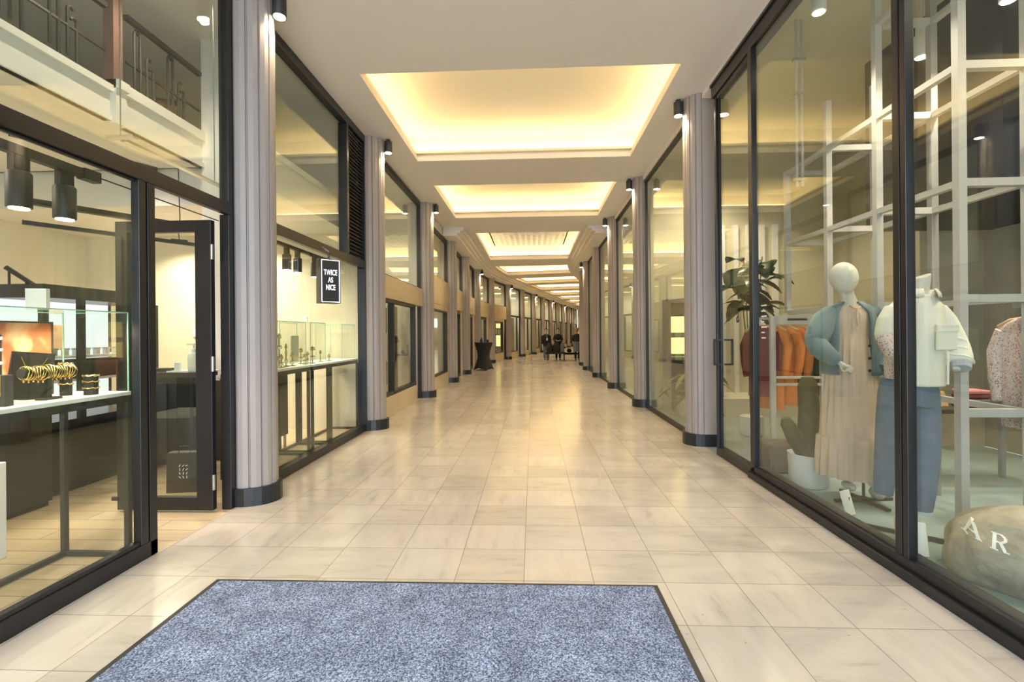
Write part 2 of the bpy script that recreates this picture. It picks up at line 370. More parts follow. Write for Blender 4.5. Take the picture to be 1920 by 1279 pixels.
# upper tray of each coffer
for i,(s0,s1,t0,t1,k) in enumerate(coffers):
    tr = sempty('trim_%d' % (i+1), (path((s0+s1)/2,2.06)[0], path((s0+s1)/2,2.06)[1], ZC), 'lit ceiling coffer with hidden warm light')
    ox, oy = tr.location.x, tr.location.y
    def shift(mb): mb.v = [(x-ox,y-oy,z-ZC) for x,y,z in mb.v]; return mb
    g, e, o = .13, .04, .34
    t = MB()
    for (a,z0,z1) in ((g,ZC+.08,ZC+.15),(e,ZC+.15,ZC+.19)):       # recessed step, then overhanging shelf
        ex = o+.06
        pbox(t, s0-ex, s0-a, t0-ex, t1+ex, z0, z1); pbox(t, s1+a, s1+ex, t0-ex, t1+ex, z0, z1)
        pbox(t, s0-a, s1+a, t0-ex, t0-a, z0, z1); pbox(t, s0-a, s1+a, t1+a, t1+ex, z0, z1)
    shift(t).build('ledge', M['cove'], tr)
    b = MB(); top = ZC+.52
    ex = o+.06
    for q in ((s0-ex,s0-o,t0-ex,t1+ex),(s1+o,s1+ex,t0-ex,t1+ex),(s0-o,s1+o,t0-ex,t0-o),(s0-o,s1+o,t1+o,t1+ex)): pbox(b, *q, ZC+.19, top)
    if not k:
        pbox(b, s0-ex, s1+ex, t0-ex, t1+ex, top, top+.04)
    else:
        m_ = .22
        for q in ((s0-ex,s0+m_,t0-ex,t1+ex),(s1-m_,s1+ex,t0-ex,t1+ex),(s0+m_,s1-m_,t0-ex,t0+m_),(s0+m_,s1-m_,t1-m_,t1+ex)): pbox(b, *q, top, top+.04)
        l = MB(); na = 13; nb = int((s1-s0-2*m_)/.22)
        for j in range(na+1):
            tt = t0+m_+(t1-t0-2*m_)*j/na; pbox(l, s0+m_-.03, s1-m_+.03, tt-.045, tt+.045, top, top+.05)
        for j in range(nb+1):
            s_ = s0+m_+(s1-s0-2*m_)*j/nb; pbox(l, s_-.045, s_+.045, t0+m_-.03, t1-m_+.03, top+.001, top+.049)
        shift(l).build('skylight_lattice', M['white'], tr)
        kb = MB()
        for q in ((s0-.05,s0,t0-.05,t1+.05),(s1,s1+.05,t0-.05,t1+.05),(s0,s1,t0-.05,t0),(s0,s1,t1,t1+.05)): pbox(kb, *q, top+.04, top+.62)
        shift(kb).build('skylight_kerb', M['white'], tr)
        shift(pbox(MB(), s0-.05, s1+.05, t0-.05, t1+.05, top+.62, top+.64)).build('skylight_pane', M['skyglass'], tr)
    shift(b).build('cove_tray', M['cove'], tr)
    d = MB(); q = .17; w_ = .02
    for r in ((s0-q-w_,s0-q,t0-q,t1+q),(s1+q,s1+q+w_,t0-q,t1+q),(s0-q,s1+q,t0-q-w_,t0-q),(s0-q,s1+q,t1+q,t1+q+w_)): pbox(d, *r, ZC+.19, ZC+.232)
    shift(d).build('light_strip', M['led'], tr)
# stepped cornice, deeper half of the arcade
for side in (0,1):
    c = MB()
    for (w_,z0,z1) in ((.38,ZS,ZS+.07),(.48,ZS+.07,ZS+.14),(.58,ZS+.14,ZC)):
        if side == 0: pbox(c, SSTEP, SEND, -.30, w_-.30, z0, z1)
        else: pbox(c, SSTEP, SEND, 4.30-w_, 4.30, z0, z1)
    struct(c.build('trim_%d' % (21+side), M['ceil']), 'stepped plaster cornice')
# outer roof over the arcade is closed except over the lattices
e = MB(); pbox(e, SEND-.1, SEND, -.3, 4.3, 0, ZC); struct(e.build('wall_end', M['wallc']), 'far end wall of the arcade')

# ------------------------------------------------------------------ pilasters
def pil_profile(d=.30, w=.50, smooth=False, grow=0.0, back=.05):
    """plan of a half-round clustered pilaster, local: x = out into the arcade, y = along, centred on y = 0"""
    hw = w/2+grow; dd = d+grow; pts = [(-back,-hw),(0,-hw)]
    if smooth:
        for k in range(13):
            a = -PI/2+PI*k/12; pts.append((dd*math.cos(a) if abs(math.cos(a))>1e-6 else 0, hw*math.sin(a)))
    else:
        n = 7
        for k in range(n):
            a0 = -PI/2+PI*k/n; a1 = -PI/2+PI*(k+1)/n
            for f,r in ((.03,.92),(.10,1.0),(.5,1.015),(.90,1.0),(.97,.92)):
                a = a0+(a1-a0)*f; pts.append((max(.004,dd*r*max(0,math.cos(a))), hw*r*math.sin(a)))
    pts += [(0,hw),(-back,hw)]; return pts
ORD = ['first','second','third','fourth','fifth','sixth','seventh','eighth','ninth','tenth','eleventh','twelfth','thirteenth','fourteenth','fifteenth','sixteenth','seventeenth']
LS = [3.97,7.12,10.75,14.1,17.0,20.3,23.6,26.9,30.2,33.5,36.8,40.1,43.4,46.7,50.0,53.3]
RS = [6.05,9.2,12.32,15.5,18.5,21.6]
def pilaster(s, side, i):
    top = ZC if s < SSTEP else ZS
    w = .38
    x,y,a = path(s+(.12 if side == 0 else .20), -.30 if side == 0 else W+.18)
    d = .262 if side == 0 else .195
    nm = 'left' if side == 0 else 'right'
    lab = ('fluted greige pilaster on black base, %s from the entrance in the %s row' % (ORD[i], nm)) if i else ('fluted greige pilaster on black base beside the %s' % ('open black door of the jewellery shop' if side == 0 else 'glass door with the letter a'))
    t = thing('pilaster', lab, 'column', (x,y,0), -a, 'pilasters of the %s row' % nm)
    sg = 1 if side == 0 else -1; bk = .22 if (side == 1 and i == 0) else .04
    MB().prism([(sg*px,py) for px,py in pil_profile(d-.03,w,back=bk)], .14, top).build('shaft', M['column'], t)
    MB().prism([(sg*px,py) for px,py in pil_profile(d-.012,w,True,.022,bk)], 0, .15).build('base', M['base'], t)
    return t
for i,s in enumerate(LS): pilaster(s, 0, i)
for i,s in enumerate(RS): pilaster(s, 1, i)

# ------------------------------------------------------------------ column downlights
def spot(loc, energy, size=1.2, blend=.6, col=(1,.86,.66), aim=(0,0,-1), rad=.03):
    l = bpy.data.lights.new('spot', 'SPOT'); l.energy = energy; l.spot_size = size; l.spot_blend = blend; l.color = col; l.shadow_soft_size = rad
    o = bpy.data.objects.new('spot_lamp', l); COL.objects.link(o); o.location = loc
    o.rotation_euler = Vector(aim).to_track_quat('-Z','Y').to_euler(); return o
def downlight(s, side, i):
    top = ZC if s < SSTEP else ZS
    w = .52
    t_ = .0 if side == 0 else W-.05
    x,y,a = path(s+(.12 if side == 0 else .20), t_)
    nm = 'left' if side == 0 else 'right'
    t = thing('column_downlight', 'black cylinder downlight under the ceiling at the %s pilaster of the %s row' % (ORD[i], nm), 'lamp', (x,y,top-.20), -a, 'column downlights of the %s row' % nm)
    bo = MB().lathe([(.055,.0),(.058,.004),(.058,.165),(.03,.165),(.03,.20)], n=20).build('body', M['dark'], t, smooth=40)
    MB().lathe([(.0475,-.006),(.0475,.002)], n=20).build('lens', M['lens'], bo)
    spot((x,y,top-.215), 60 if s < 12 else 170, 2.2, .6, (1,.80,.54))
for i in (0,1,2,5,7,9,11,13): downlight(LS[i], 0, i)
for i in (0,1,2,4): downlight(RS[i], 1, i)

# ------------------------------------------------------------------ shop fronts near the camera
FL, FR = -2.48, 2.12        # faces of the left and right shop fronts
def gl(mb_args, parent, name='glass_pane', m='glass'):
    return MB().box(*mb_args).build(name, M[m], parent)
# left front window
w1 = sempty('window_1', (FL,0,0), 'tall black framed shop window of the jewellery shop')
f = MB()
f.box(-.10,0,-2.6,3.06,0,.10).box(-.06,-.01,-2.6,2.93,.10,.125)
f.box(-.05,0,-2.6,3.92,2.42,2.52).box(-.045,-.02,-2.6,2.93,2.405,2.42)
f.box(-.14,0,-2.6,3.95,4.28,4.40)
f.box(-.055,0,2.93,2.985,.10,2.42).box(-.05,-.008,2.985,3.0,.0,2.42).box(-.075,0,3.0,3.06,0,2.42)
f.box(-.08,0,3.83,3.92,0,2.42).box(-.08,0,3.83,3.92,2.52,4.28)
bevel(f.build('frame', M['black'], w1), .004)
gl((-.042,-.030,-2.6,2.94,.12,2.41), w1); gl((-.042,-.030,-2.6,3.83,2.515,4.28), w1)
# open door leaf, hinged at the pilaster, swung into the shop
d1 = sempty('door_1', (FL-.10,3.80,0), 'black framed glass door standing open into the jewellery shop')
f = MB(); Lw = .80
f.box(-Lw,-Lw+.10,-.05,0,.02,2.36).box(-.135,0,-.05,0,.02,2.36).box(-Lw+.10,-.135,-.05,0,.02,.125).box(-Lw+.10,-.135,-.05,0,2.265,2.36)
bevel(f.build('door_leaf', M['black'], d1), .004)
gl((-Lw+.10,-.135,-.031,-.019,.125,2.265), d1)
MB().tube([(-Lw+.05,.0,1.0),(-Lw+.05,.05,1.0),(-Lw+.05,.05,1.35),(-Lw+.05,.0,1.35)],.012,8).build('door_handle', M['black'], d1, smooth=40)
MB().box(-Lw-.03,-Lw+.02,-.07,-.05,.10,.13).build('door_stop', M['black'], d1)
for z in (.25,1.2,2.1): MB().lathe([(.012,-.06),(.012,.06)],(.012,-.055,z),12).build('hinge', M['steel'], d1, smooth=40)
# second left window between the first two pilasters
y0, y1 = LS[0]+.34, LS[1]-.03
w2 = sempty('window_2', (FL,0,0), 'black framed jewellery shop window with louvred panel')
f = MB(); yl = 6.38
f.box(-.10,0,y0,y1,0,.10).box(-.10,0,y0,y1,4.29,4.40).box(-.06,0,y0,y1,2.41,2.52).box(-.12,0,y1-.06,y1,.10,4.29).box(-.12,0,y0,y0+.05,.10,4.29).box(-.12,0,yl-.02,yl+.05,2.52,4.29)
bevel(f.build('frame', M['black'], w2), .004)
gl((-.075,-.063,y0+.05,y1-.06,.10,2.42), w2); gl((-.075,-.063,y0+.05,yl-.02,2.52,4.29), w2)
lv = MB().box(-.10,-.09,yl+.05,y1-.06,2.52,4.29)
nl = 34
for i in range(nl):
    z = 2.55 + (4.26-2.55)*i/(nl-1); lv.obox((-.045,(yl+y1)/2,z),(.055,y1-yl-.11,.008),0,0,.6)
lv.build('louvre_panel', M['louvre'], w2)

# right front: fixed glazing, mullions, glass door
w3 = sempty('window_3', (FR,0,0), 'tall black framed window of the clothing shop')
f = MB(); ZT = 4.16
f.box(-.03,.12,-2.6,4.80,0,.06).box(0,.12,-2.6,4.72,.06,.12)
f.box(0,.14,-2.6,5.75,ZT,4.29).box(-.02,.14,-2.6,5.75,4.29,4.32)
f.box(0,.06,4.72,4.80,.12,ZT).box(0,.055,2.82,2.86,.12,ZT).box(.008,.05,2.86,2.87,.12,ZT).box(0,.055,2.87,2.92,.12,ZT)
f.box(0.02,.05,5.67,5.72,0,ZT)
bevel(f.build('frame', M['black'], w3), .004)
gl((.025,.037,2.91,4.73,.12,ZT), w3, m='greenglass'); gl((.025,.037,-2.6,2.83,.12,ZT), w3, m='greenglass')
struct(MB().box(FR,FR+.14,-2.6,6.05,4.32,ZC).build('trim_31', M['ceil']))
d2 = sempty('door_2', (FR,0,0), 'glass door of the clothing shop with the letter a')
bevel(MB().box(.0,.10,4.80,5.67,.0,.09).box(.045,.068,5.63,5.67,.09,ZT).box(.04,.07,4.80,4.83,.09,ZT).box(.02,.09,4.83,5.63,ZT-.05,ZT).build('door_frame', M['black'], d2), .003)
gl((.05,.062,4.83,5.63,.09,ZT-.05), d2, m='greenglass')
h = MB()
for sx in (-1,1):
    x0 = .056+sx*.012; x1 = .056+sx*.10
    h.bar((x0,5.59,1.33),(x1,5.59,1.33),.02).bar((x0,5.59,1.05),(x1,5.59,1.05),.02).bar((x1,5.59,1.04),(x1,5.59,1.34),.02)
h.build('door_handle', M['black'], d2)
def text(body, size, mtl, parent, loc, rot, sx=1.0, off=0.0, ext=.001, name='lettering', spacing=1.0, line=1.0):
    cu = bpy.data.curves.new(name,'FONT'); cu.body = body; cu.size = size; cu.align_x = 'CENTER'; cu.align_y = 'CENTER'; cu.offset = off; cu.extrude = ext
    cu.space_character = spacing; cu.space_line = line
    o = bpy.data.objects.new(name, cu); COL.objects.link(o)
    dg = bpy.context.evaluated_depsgraph_get(); me = bpy.data.meshes.new_from_object(o.evaluated_get(dg))
    bpy.data.objects.remove(o); bpy.data.curves.remove(cu)
    n = bpy.data.objects.new(name, me); COL.objects.link(n); me.materials.clear(); me.materials.append(mtl)
    n.parent = parent; n.location = loc; n.rotation_euler = rot; n.scale = (sx,1,1); return n
text('a', .25, M['print'], d2, (.047,5.18,1.60), (PI/2,0,-PI/2), .72, .003)
stk = MB()
for i,(wd) in enumerate((.10,.07,.10,.05,.10,.06,.08)):
    z = 1.67-.05*i; stk.box(.0225,.0248,4.60-wd,4.60,z-.012,z)
stk.build('notice_lettering', M['silverprint'], w3)

# ------------------------------------------------------------------ left shop shell
struct(MB().box(-7.0,FL,-2.6,7.3,-.08,-.0005).build('floor', M['oak']), 'oak plank floor of the jewellery shop')
struct(MB().box(-7.1,-7.0,-2.6,7.4,0,4.9).build('wall_left', M['wallc']))
struct(MB().box(-7.0,FL-.12,7.25,7.33,0,4.9).build('wall_back', M['wallc']), 'cream end wall of the jewellery shop')
struct(MB().box(-7.0,FL-.14,-2.7,-2.6,0,4.9).build('wall_front', M['wallw']))
struct(MB().box(-7.1,FL,-2.7,7.4,4.9,5.0).build('ceiling', M['wallw']))
struct(MB().box(FL-.14,FL,-2.6,7.4,4.40,4.9).build('wall_upper_left', M['ceil']))
# gallery slab and its fascia
s = MB().box(-7.0,-3.9,-2.6,5.5,3.42,3.62)
s.box(-3.9,-3.84,-2.6,4.22,3.40,3.66).box(-3.9,-3.80,-2.6,4.22,3.66,3.72).box(-3.9,-3.82,-2.6,4.22,3.40,3.44)
s.box(-3.9,-3.78,4.22,4.34,3.38,3.78).box(-3.9,-3.75,4.22,4.34,3.70,3.78)
s.box(-3.9,-3.84,4.34,5.5,3.40,3.70).box(-3.9,-3.80,4.34,5.5,3.70,3.80).box(-3.9,-3.82,4.34,5.5,3.40,3.45)
s.box(-7.0,-2.80,5.56,7.25,2.99,3.43).box(-3.40,-2.80,5.10,5.56,2.99,3.43).box(-2.80,-2.77,5.10,7.25,3.36,3.43)
struct(s.build('ceiling_gallery', M['wallw']), 'white gallery slab with moulded edge')
struct(MB().box(-3.85,-3.42,5.45,5.55,0,4.9).build('wall_pier', M['wallw']), 'white wall pier at the gallery end')
# gallery railing: one thing with posts, rails and hooked bars
rl = thing('gallery_railing', 'dark wrought iron railing with hooked bars on the white gallery edge', 'railing', (-3.86,0,3.74))
def rail(y0, y1, zt, first):
    MB().bar((0,y0,zt),(0,y1,zt),.05,.045).build('handrail', M['brownblack'], rl)
    MB().bar((0,y0,zt*.42),(0,y1,zt*.42),.02,.02).build('cross_rail', M['dark'], rl)
    n = int((y1-y0)/.42); k = 0
    for i in range(n):
        yb = y0+.10+(y1-y0-.16)*i/max(1,n)
        for (dy,zb,zt_,hk) in ((0,.06,zt-.10,1),(.07,-.02,zt*.9,-1),(.15,.05,zt*.62,1),(.23,-.02,zt*.5,-1)):
            y = yb+dy; pts = [(0,y,zb),(0,y,zt_)] + [(0,y+hk*(.028-.028*math.cos(a)),zt_+.028*math.sin(a)) for a in (.5,1.1,1.6,2.2,2.8)]
            MB().tube(pts,.0135,6).build('baluster', M['dark'], rl)
rail(-.4,4.2,.70,0); rail(4.42,5.44,.74,1)
MB().box(-.05,.05,4.23,4.33,.02,.90).build('newel_post', M['terracotta'], rl)
pt = thing('rattan_jar', 'brown round jar on the gallery floor behind the railing', 'jar', (-4.15,5.28,3.62))
MB().lathe([(.06,0),(.10,.02),(.15,.15),(.155,.26),(.12,.38),(.09,.42),(.10,.44)],n=24).build('vessel', M['terracotta'], pt, smooth=50)
MB().obox((.02,0,.47),(.20,.05,.05),.4,.2).build('lid', M['dark'], pt)
# cable conduits on the pier, at the right of the gallery
cd = thing('cable_conduit', 'pale cable conduits running down the white wall pier', 'conduit', (-3.38,5.44,2.85))
for i,dx in enumerate((-.09,-.05,-.01)):
    MB().tube([(dx,-.015,0),(dx,-.015,1.9)],.012,8).build('pipe', M['greytube'], cd, smooth=40)
# hanging cable tray above the shop window
ct = thing('hanging_cable_tray', 'slim grey cable tray hung on rods below the white gallery', 'cable tray', (-3.12,0,2.93))
MB().bar((0,3.55,0),(0,4.85,0),.05,.02).build('tray', M['steel'], ct)
MB().bar((-.1,3.52,.01),(.12,3.52,.01),.05,.02).build('end_bracket', M['steel'], ct)
for y in (3.52,4.6): MB().tube([(0,y,0),(0,y,1.96)],.005,6).build('rod', M['steel'], ct)

# ------------------------------------------------------------------ track lights
def track_spot(parent_loc, label, group, aim=None, e=25, lens='lens', scale=1.0, m='dark', sz=1.3):
    x,y,z = parent_loc
    t = thing('track_spotlight', label, 'spotlight', (x,y,z-.30*scale), 0, group)
    k = scale
    bo = MB().lathe([(.052*k,.0),(.058*k,.004),(.058*k,.20*k),(.05*k,.21*k)],n=22).build('body', M[m], t, smooth=40)
    MB().box(-.02*k,.02*k,-.045*k,.045*k,.205*k,.30*k).build('adapter', M[m], t)
    MB().lathe([(.046*k,-.005),(.046*k,.003)],n=20).build('lens', M[lens], bo)
    if e: spot((x,y,z-.33*scale), e, sz, .6, (1,.88,.70), aim or (0,0,-1))
    return t
tk = tag(MB().bar((0,-2.5,0),(0,3.08,0),.05,.055).bar((0,3.02,.0),(0,3.14,.0),.06,.07).build('lighting_track', M['dark'], loc=(-2.95,0,2.50)), 'black lighting track running along the large jewellery window', 'lighting track')
tag(MB().tube([(0,3.12,0),(0,4.4,.0)],.005,6).build('power_cable', M['dark'], loc=(-2.95,0,2.51)), 'thin black cable leading off the end of the window lighting track', 'cable')
for i,y in enumerate((2.64,2.91)):
    track_spot((-2.95,y,2.47), ['left','right'][i]+' one of two black cylinder spots over the gold bracelet display', 'spots over the bracelet display', e=45)
for y in (1.2,.2): spot((-2.95,y,2.3), 45, 1.3)
tk2 = tag(MB().bar((0,5.5,0),(0,7.2,0),.05,.04).build('lighting_track', M['dark'], loc=(-3.0,0,2.52)), 'black lighting track behind the hanging shop sign', 'lighting track')
for i,y in enumerate((5.75,6.02,6.5,6.85)):
    track_spot((-3.0,y,2.50), '%s black cylinder spot from the front on the track behind the shop sign'%ORD[i], 'spots behind the shop sign', e=40, scale=.9)
ht = thing('hanging_light_bar', 'long black light bar hung on a cable in front of the cream end wall', 'light bar', (-4.4,4.6,2.52))
MB().bar((-.6,-.1,.04),(.45,1.1,.0),.045,.04).build('track_bar', M['dark'], ht)
MB().obox((.25,.88,.03),(.16,.05,.03),.75).build('feed_box', M['dark'], ht)
MB().tube([(.25,.88,.05),(.24,.88,.12),(.26,.88,.3),(.25,.87,.9)],.006,6).build('cable', M['dark'], ht)
tag(MB().bar((0,0,0),(.55,1.1,0),.10,.05).build('ceiling_slot', M['dark'], loc=(-5.0,4.4,3.40)), 'black slot fitting let into the white gallery ceiling', 'ceiling fitting')
tag(MB().bar((0,0,0),(.6,.95,0),.08,.05).build('light_bar', M['dark'], loc=(-4.55,4.15,2.66)), 'short black light bar hanging above the lit showcase', 'light bar')
for i,(x,y) in enumerate(((-4.7,4.9),(-4.6,5.9),(-5.6,3.4),(-4.7,2.2),(-5.0,.6),(-5.2,6.6),(-4.2,6.6))):
    z = 3.42 if y < 5.5 else 2.99
    t = thing('recessed_downlight', ('round recessed downlight in the gallery ceiling, %s from the pier' % ORD[i]), 'lamp', (x,y,z), 0, 'gallery downlights')
    MB().lathe([(.055,-.004),(.07,-.004),(.07,.02),(.055,.02)],n=20).build('ring', M['white'], t)
    MB().lathe([(.05,-.002),(.05,.004)],n=18).build('lens', M['lens'], t)
    spot((x,y,z-.02), 110, 2.5, .5)
# light that washes the gallery underside and the high shop front room
for y in (1.5,4.2):
    spot((-3.2,y,4.85), 70, 2.4, .6)

# ------------------------------------------------------------------ jewellery counters
def counter(label, x0, x1, y0, y1, zt, legs=True, group=None, cab=False):
    t = thing('display_counter', label, 'counter', ((x0+x1)/2,(y0+y1)/2,0), 0, group)
    hx,hy = (x1-x0)/2,(y1-y0)/2
    bevel(MB().box(-hx,hx,-hy,hy,zt-.025,zt).build('white_top', M['white'], t), .003)
    MB().box(-hx+.005,hx-.005,-hy+.005,hy-.005,zt-.07,zt-.025).build('top_frame', M['dark'], t)
    for sx in (-1,1):
        for sy in (-1,1):
            MB().box(sx*hx-(.03 if sx>0 else 0),sx*hx+(0 if sx>0 else .03),sy*hy-(.03 if sy>0 else 0),sy*hy+(0 if sy>0 else .03),0,zt-.07).build('leg', M['dark'], t)
    r = MB()
    for sy in (-1,1): r.box(-hx+.03,hx-.03,sy*(hy-.015)-.015,sy*(hy-.015)+.015,0,.03)
    r.box(-hx,-hx+.03,-hy+.03,hy-.03,0,.03)
    r.build('floor_rail', M['dark'], t)
    return t
def case(label, x0, x1, y0, y1, z0, z1):
    t = thing('glass_showcase', label, 'showcase', ((x0+x1)/2,(y0+y1)/2,z0))
    hx,hy,h = (x1-x0)/2,(y1-y0)/2,z1-z0; th=.006
    g = MB().box(-hx,hx,-hy,hy,h-th,h).box(-hx,-hx+th,-hy,hy,0,h-th).box(hx-th,hx,-hy,hy,0,h-th).box(-hx+th,hx-th,-hy,-hy+th,0,h-th).box(-hx+th,hx-th,hy-th,hy,0,h-th)
    g.build('glass_box', M['caseglass'], t)
    e = MB(); q=.003
    for sx in (-1,1):
        e.bar((sx*hx,-hy,h),(sx*hx,hy,h),.006)
        for sy in (-1,1): e.bar((sx*hx,sy*hy,0),(sx*hx,sy*hy,h),.006)
    for sy in (-1,1): e.bar((-hx,sy*hy,h),(hx,sy*hy,h),.006)
    e.build('glass_edge', M['edge'], t)
    return t
CT = 1.07
counter('long white topped display counter behind the large jewellery window', -3.08, -2.62, .6, 3.02, CT)
case('long glass case on the counter behind the large jewellery window', -3.07, -2.63, .62, 3.01, CT, 1.58)
for i,(a,b) in enumerate(((4.62,5.62),(5.69,6.16),(6.22,7.20))):
    counter('%s white topped counter from the black door in the louvred window' % ORD[i], -3.10, -2.66, a, b, CT, group='counters in the louvred window')
for i,(a,b) in enumerate(((4.70,6.0),(6.04,6.6),(6.68,7.18))):
    if i == 0: a, b = 4.70, 5.60
    if i == 1: a, b = 5.72, 6.14
    case('%s glass case from the black door in the louvred window' % ORD[i], -3.08, -2.70, a, b, CT, 1.58)
spot((-2.70,2.85,1.56), 18, 2.7, .5); spot((-2.70,2.2,1.56), 12, 2.7, .5); spot((-2.72,1.5,1.56), 16, 2.6, .5)
# orange print on a stand, jewellery props
pf = thing('framed_print', 'orange portrait print in thin black frame inside the long glass case', 'print', (-3.00,2.62,CT))
MB().box(-.006,.006,-.18,.24,.06,.44).build('print_sheet', M['poster'], pf)
MB().box(-.01,.01,-.19,-.18,.04,.45).box(-.01,.01,.24,.25,.0,.45).box(-.01,.01,-.19,.25,.44,.45).build('frame', M['dark'], pf)
bst = thing('necklace_bust', 'black velvet necklace bust with a gold chain in front of the orange print', 'necklace display', (-2.87,2.60,CT))
MB().prism([(-.09,-.012),(.09,-.012),(.09,.012),(-.09,.012)],0,.27).build('board', M['velvet'], bst); bst.rotation_euler=(0,.12,PI/2-.5)
def chain(t, pts, r=.0028, name='chain'): return MB().tube(pts,r,6).build(name, M['gold'], t, smooth=60)
tag(chain(None,[(-.055,-.02,.24),(-.02,-.024,.16),(0,-.026,.12),(.02,-.024,.16),(.055,-.02,.24)],.004,'gold_necklace'),'fine gold necklace hanging on the black velvet bust','necklace').location=(-2.87,2.60,CT)
bpy.data.objects['gold_necklace'].rotation_euler=(0,.12,PI/2-.5)
rb = thing('bracelet_roll', 'black padded bracelet roll on a stand at the counter front', 'bracelet stand', (-2.76,2.62,CT))
MB().tube([(0,-.15,.16),(0,.15,.16)],.026,18).build('roll', M['velvet'], rb, smooth=50)
MB().box(-.03,.03,-.05,.05,0,.012).box(-.008,.008,-.012,.012,.012,.14).build('stand', M['velvet'], rb)
for i in range(22):
    y = -.135+.27*i/21; r = .031+random.random()*.004; dz = -random.random()*.010
    o = MB().tube([(r*math.cos(a),.004*math.sin(3*a+i),dz+r*math.sin(a)*1.12) for a in [2*PI*k/14 for k in range(14)]],.0034,6,True).build('gold_bracelet', M['gold'], smooth=60, loc=(-2.76,2.62+y,CT+.16))
    tag(o,'thin gold bracelet hung on the black bracelet roll','bracelet','bracelets on the black roll')
    if i%2==0:
        MB().ell((0,0,dz-r*1.12-.008),(.006,.004,.008),8,6).build('pendant', M['gold'], o, smooth=60)
for nm,(x,y,r,h),lab in (('bangle_stand',(-2.72,2.84,.036,.12),'short black cylinder with gold bangles at the counter end'),('bangle_stand',(-2.84,2.80,.03,.20),'taller black block with gold chains behind the bangle cylinder')):
    t = thing(nm,lab,'jewellery stand',(x,y,CT)); MB().lathe([(r,0),(r,h)],n=20).build('body', M['velvet'], t, smooth=40)
    for k,z in enumerate((h*.35,h*.68,h*.97)):
        MB().tube([((r+.003)*math.cos(a),(r+.003)*math.sin(a),z+.004*math.sin(7*a)) for a in [2*PI*q/20 for q in range(20)]],.004,6,True).build('bangle', M['gold'], t, smooth=60)
er = thing('earring_stand','slim black earring rack with rows of pearls beside the orange print','earring stand',(-2.80,2.36,CT))
MB().box(-.005,.005,-.05,.05,0,.37).build('panel', M['brownblack'], er)
for z in (.14,.22,.29,.35):
    q = MB()
    for k in range(5): q.ell((.012,-.04+.02*k,z),(.008,.008,.010),8,6)
    q.build('pearl_row', M['pearl'], er, smooth=60)
vs = thing('necklace_bust','black velvet neck block with a gold chain at the left edge of the window','necklace display',(-2.74,2.36,CT))
MB().prism([(-.05,-.03),(.05,-.03),(.03,.03),(-.03,.03)],0,.16).build('board', M['velvet'], vs)
chain(vs,[(.03,-.03,.16),(.034,-.034,.06),(.0,-.036,.02),(-.03,-.034,.06)])
for (x,y,z,w,lab) in ((-2.80,2.60,1.58,.10,'white sign card standing on the long glass case'),(-2.9,4.98,1.58,.08,'white sign card on the first glass case in the louvred window'),(-2.88,5.95,1.58,.07,'white sign card on the second glass case in the louvred window'),(-2.78,4.80,CT,.07,'small white card inside the first glass case in the louvred window')):
    tag(MB().obox((0,0,w*.6),(w,.03,w*1.2),.25).build('sign_card', M['card'], loc=(x,y,z)), lab, 'sign card')
tag(MB().obox((0,0,.17),(.012,.26,.32),.1).build('picture_panel', M['poster'], loc=(-3.02,4.92,CT+.02)), 'pale orange picture panel in the first glass case of the louvred window', 'picture')
tag(MB().obox((0,0,.17),(.012,.2,.32),.05).build('picture_panel', M['greytube'], loc=(-3.0,5.93,CT+.02)), 'grey picture panel in the second glass case of the louvred window', 'picture')
# clear acrylic tree stands with small jewellery in the louvred window
def jstand(x,y,h,lab,n=3,gp='jewellery stands in the louvred window'):
    t = thing('jewellery_stand', lab, 'jewellery stand', (x,y,CT), random.random()*.4, gp)
    MB().lathe([(.035,0),(.035,.008),(.007,.010),(.007,h)],n=12).build('post', M['brass'], t, smooth=40)
    for k in range(n):
        z = h*(k+1)/n-.02; w=.07-.012*k
        MB().bar((0,-w,z),(0,w,z),.011).build('arm', M['brass'], t)
        q = MB()
        for j in range(5): q.ell((.002,-w+2*w*j/4,z-.022),(.008,.008,.017),8,6)
        q.build('pendants', M['gold'] if (k+n)%2 else M['pearl'], t, smooth=60)
for i,(x,y,h) in enumerate(((-2.80,4.90,.20),(-2.94,4.98,.30),(-2.78,5.05,.17),(-2.90,5.12,.36),(-2.78,5.19,.15),(-2.94,5.27,.28),(-2.80,5.33,.20),(-2.92,5.40,.38),(-2.79,5.45,.16),(-2.90,5.52,.26))):
    jstand(x,y,h,'%s jewellery stand from the front in the first case of the louvred window'%ORD[i],2+i%2)
for i,(x,y,h) in enumerate(((-2.80,5.80,.14),(-2.90,5.88,.20),(-2.80,5.98,.22),(-2.90,6.06,.15))):
    jstand(x,y,h,'%s jewellery stand from the front in the second case of the louvred window'%ORD[i],2,'jewellery stands in the second case')
for i,(x,y,h) in enumerate(((-2.85,6.32,.16),(-2.80,6.48,.10))):
    jstand(x,y,h,'%s slim stand on the bare end counter of the louvred window'%['taller','shorter'][i],1,'stands on the bare end counter')
# dark cabinet below the counters
cbn = thing('storage_cabinet','dark brown cabinet on thin legs under the first louvred window counter','cabinet',(-3.25,5.35,0))
bevel(MB().box(-.12,.12,-.65,.65,.17,.98).build('body', M['brownblack'], cbn),.005)
for sx in (-.10,.10):
    for sy in (-.6,.6): MB().box(sx-.012,sx+.012,sy-.012,sy+.012,0,.17).build('leg', M['steel'], cbn)
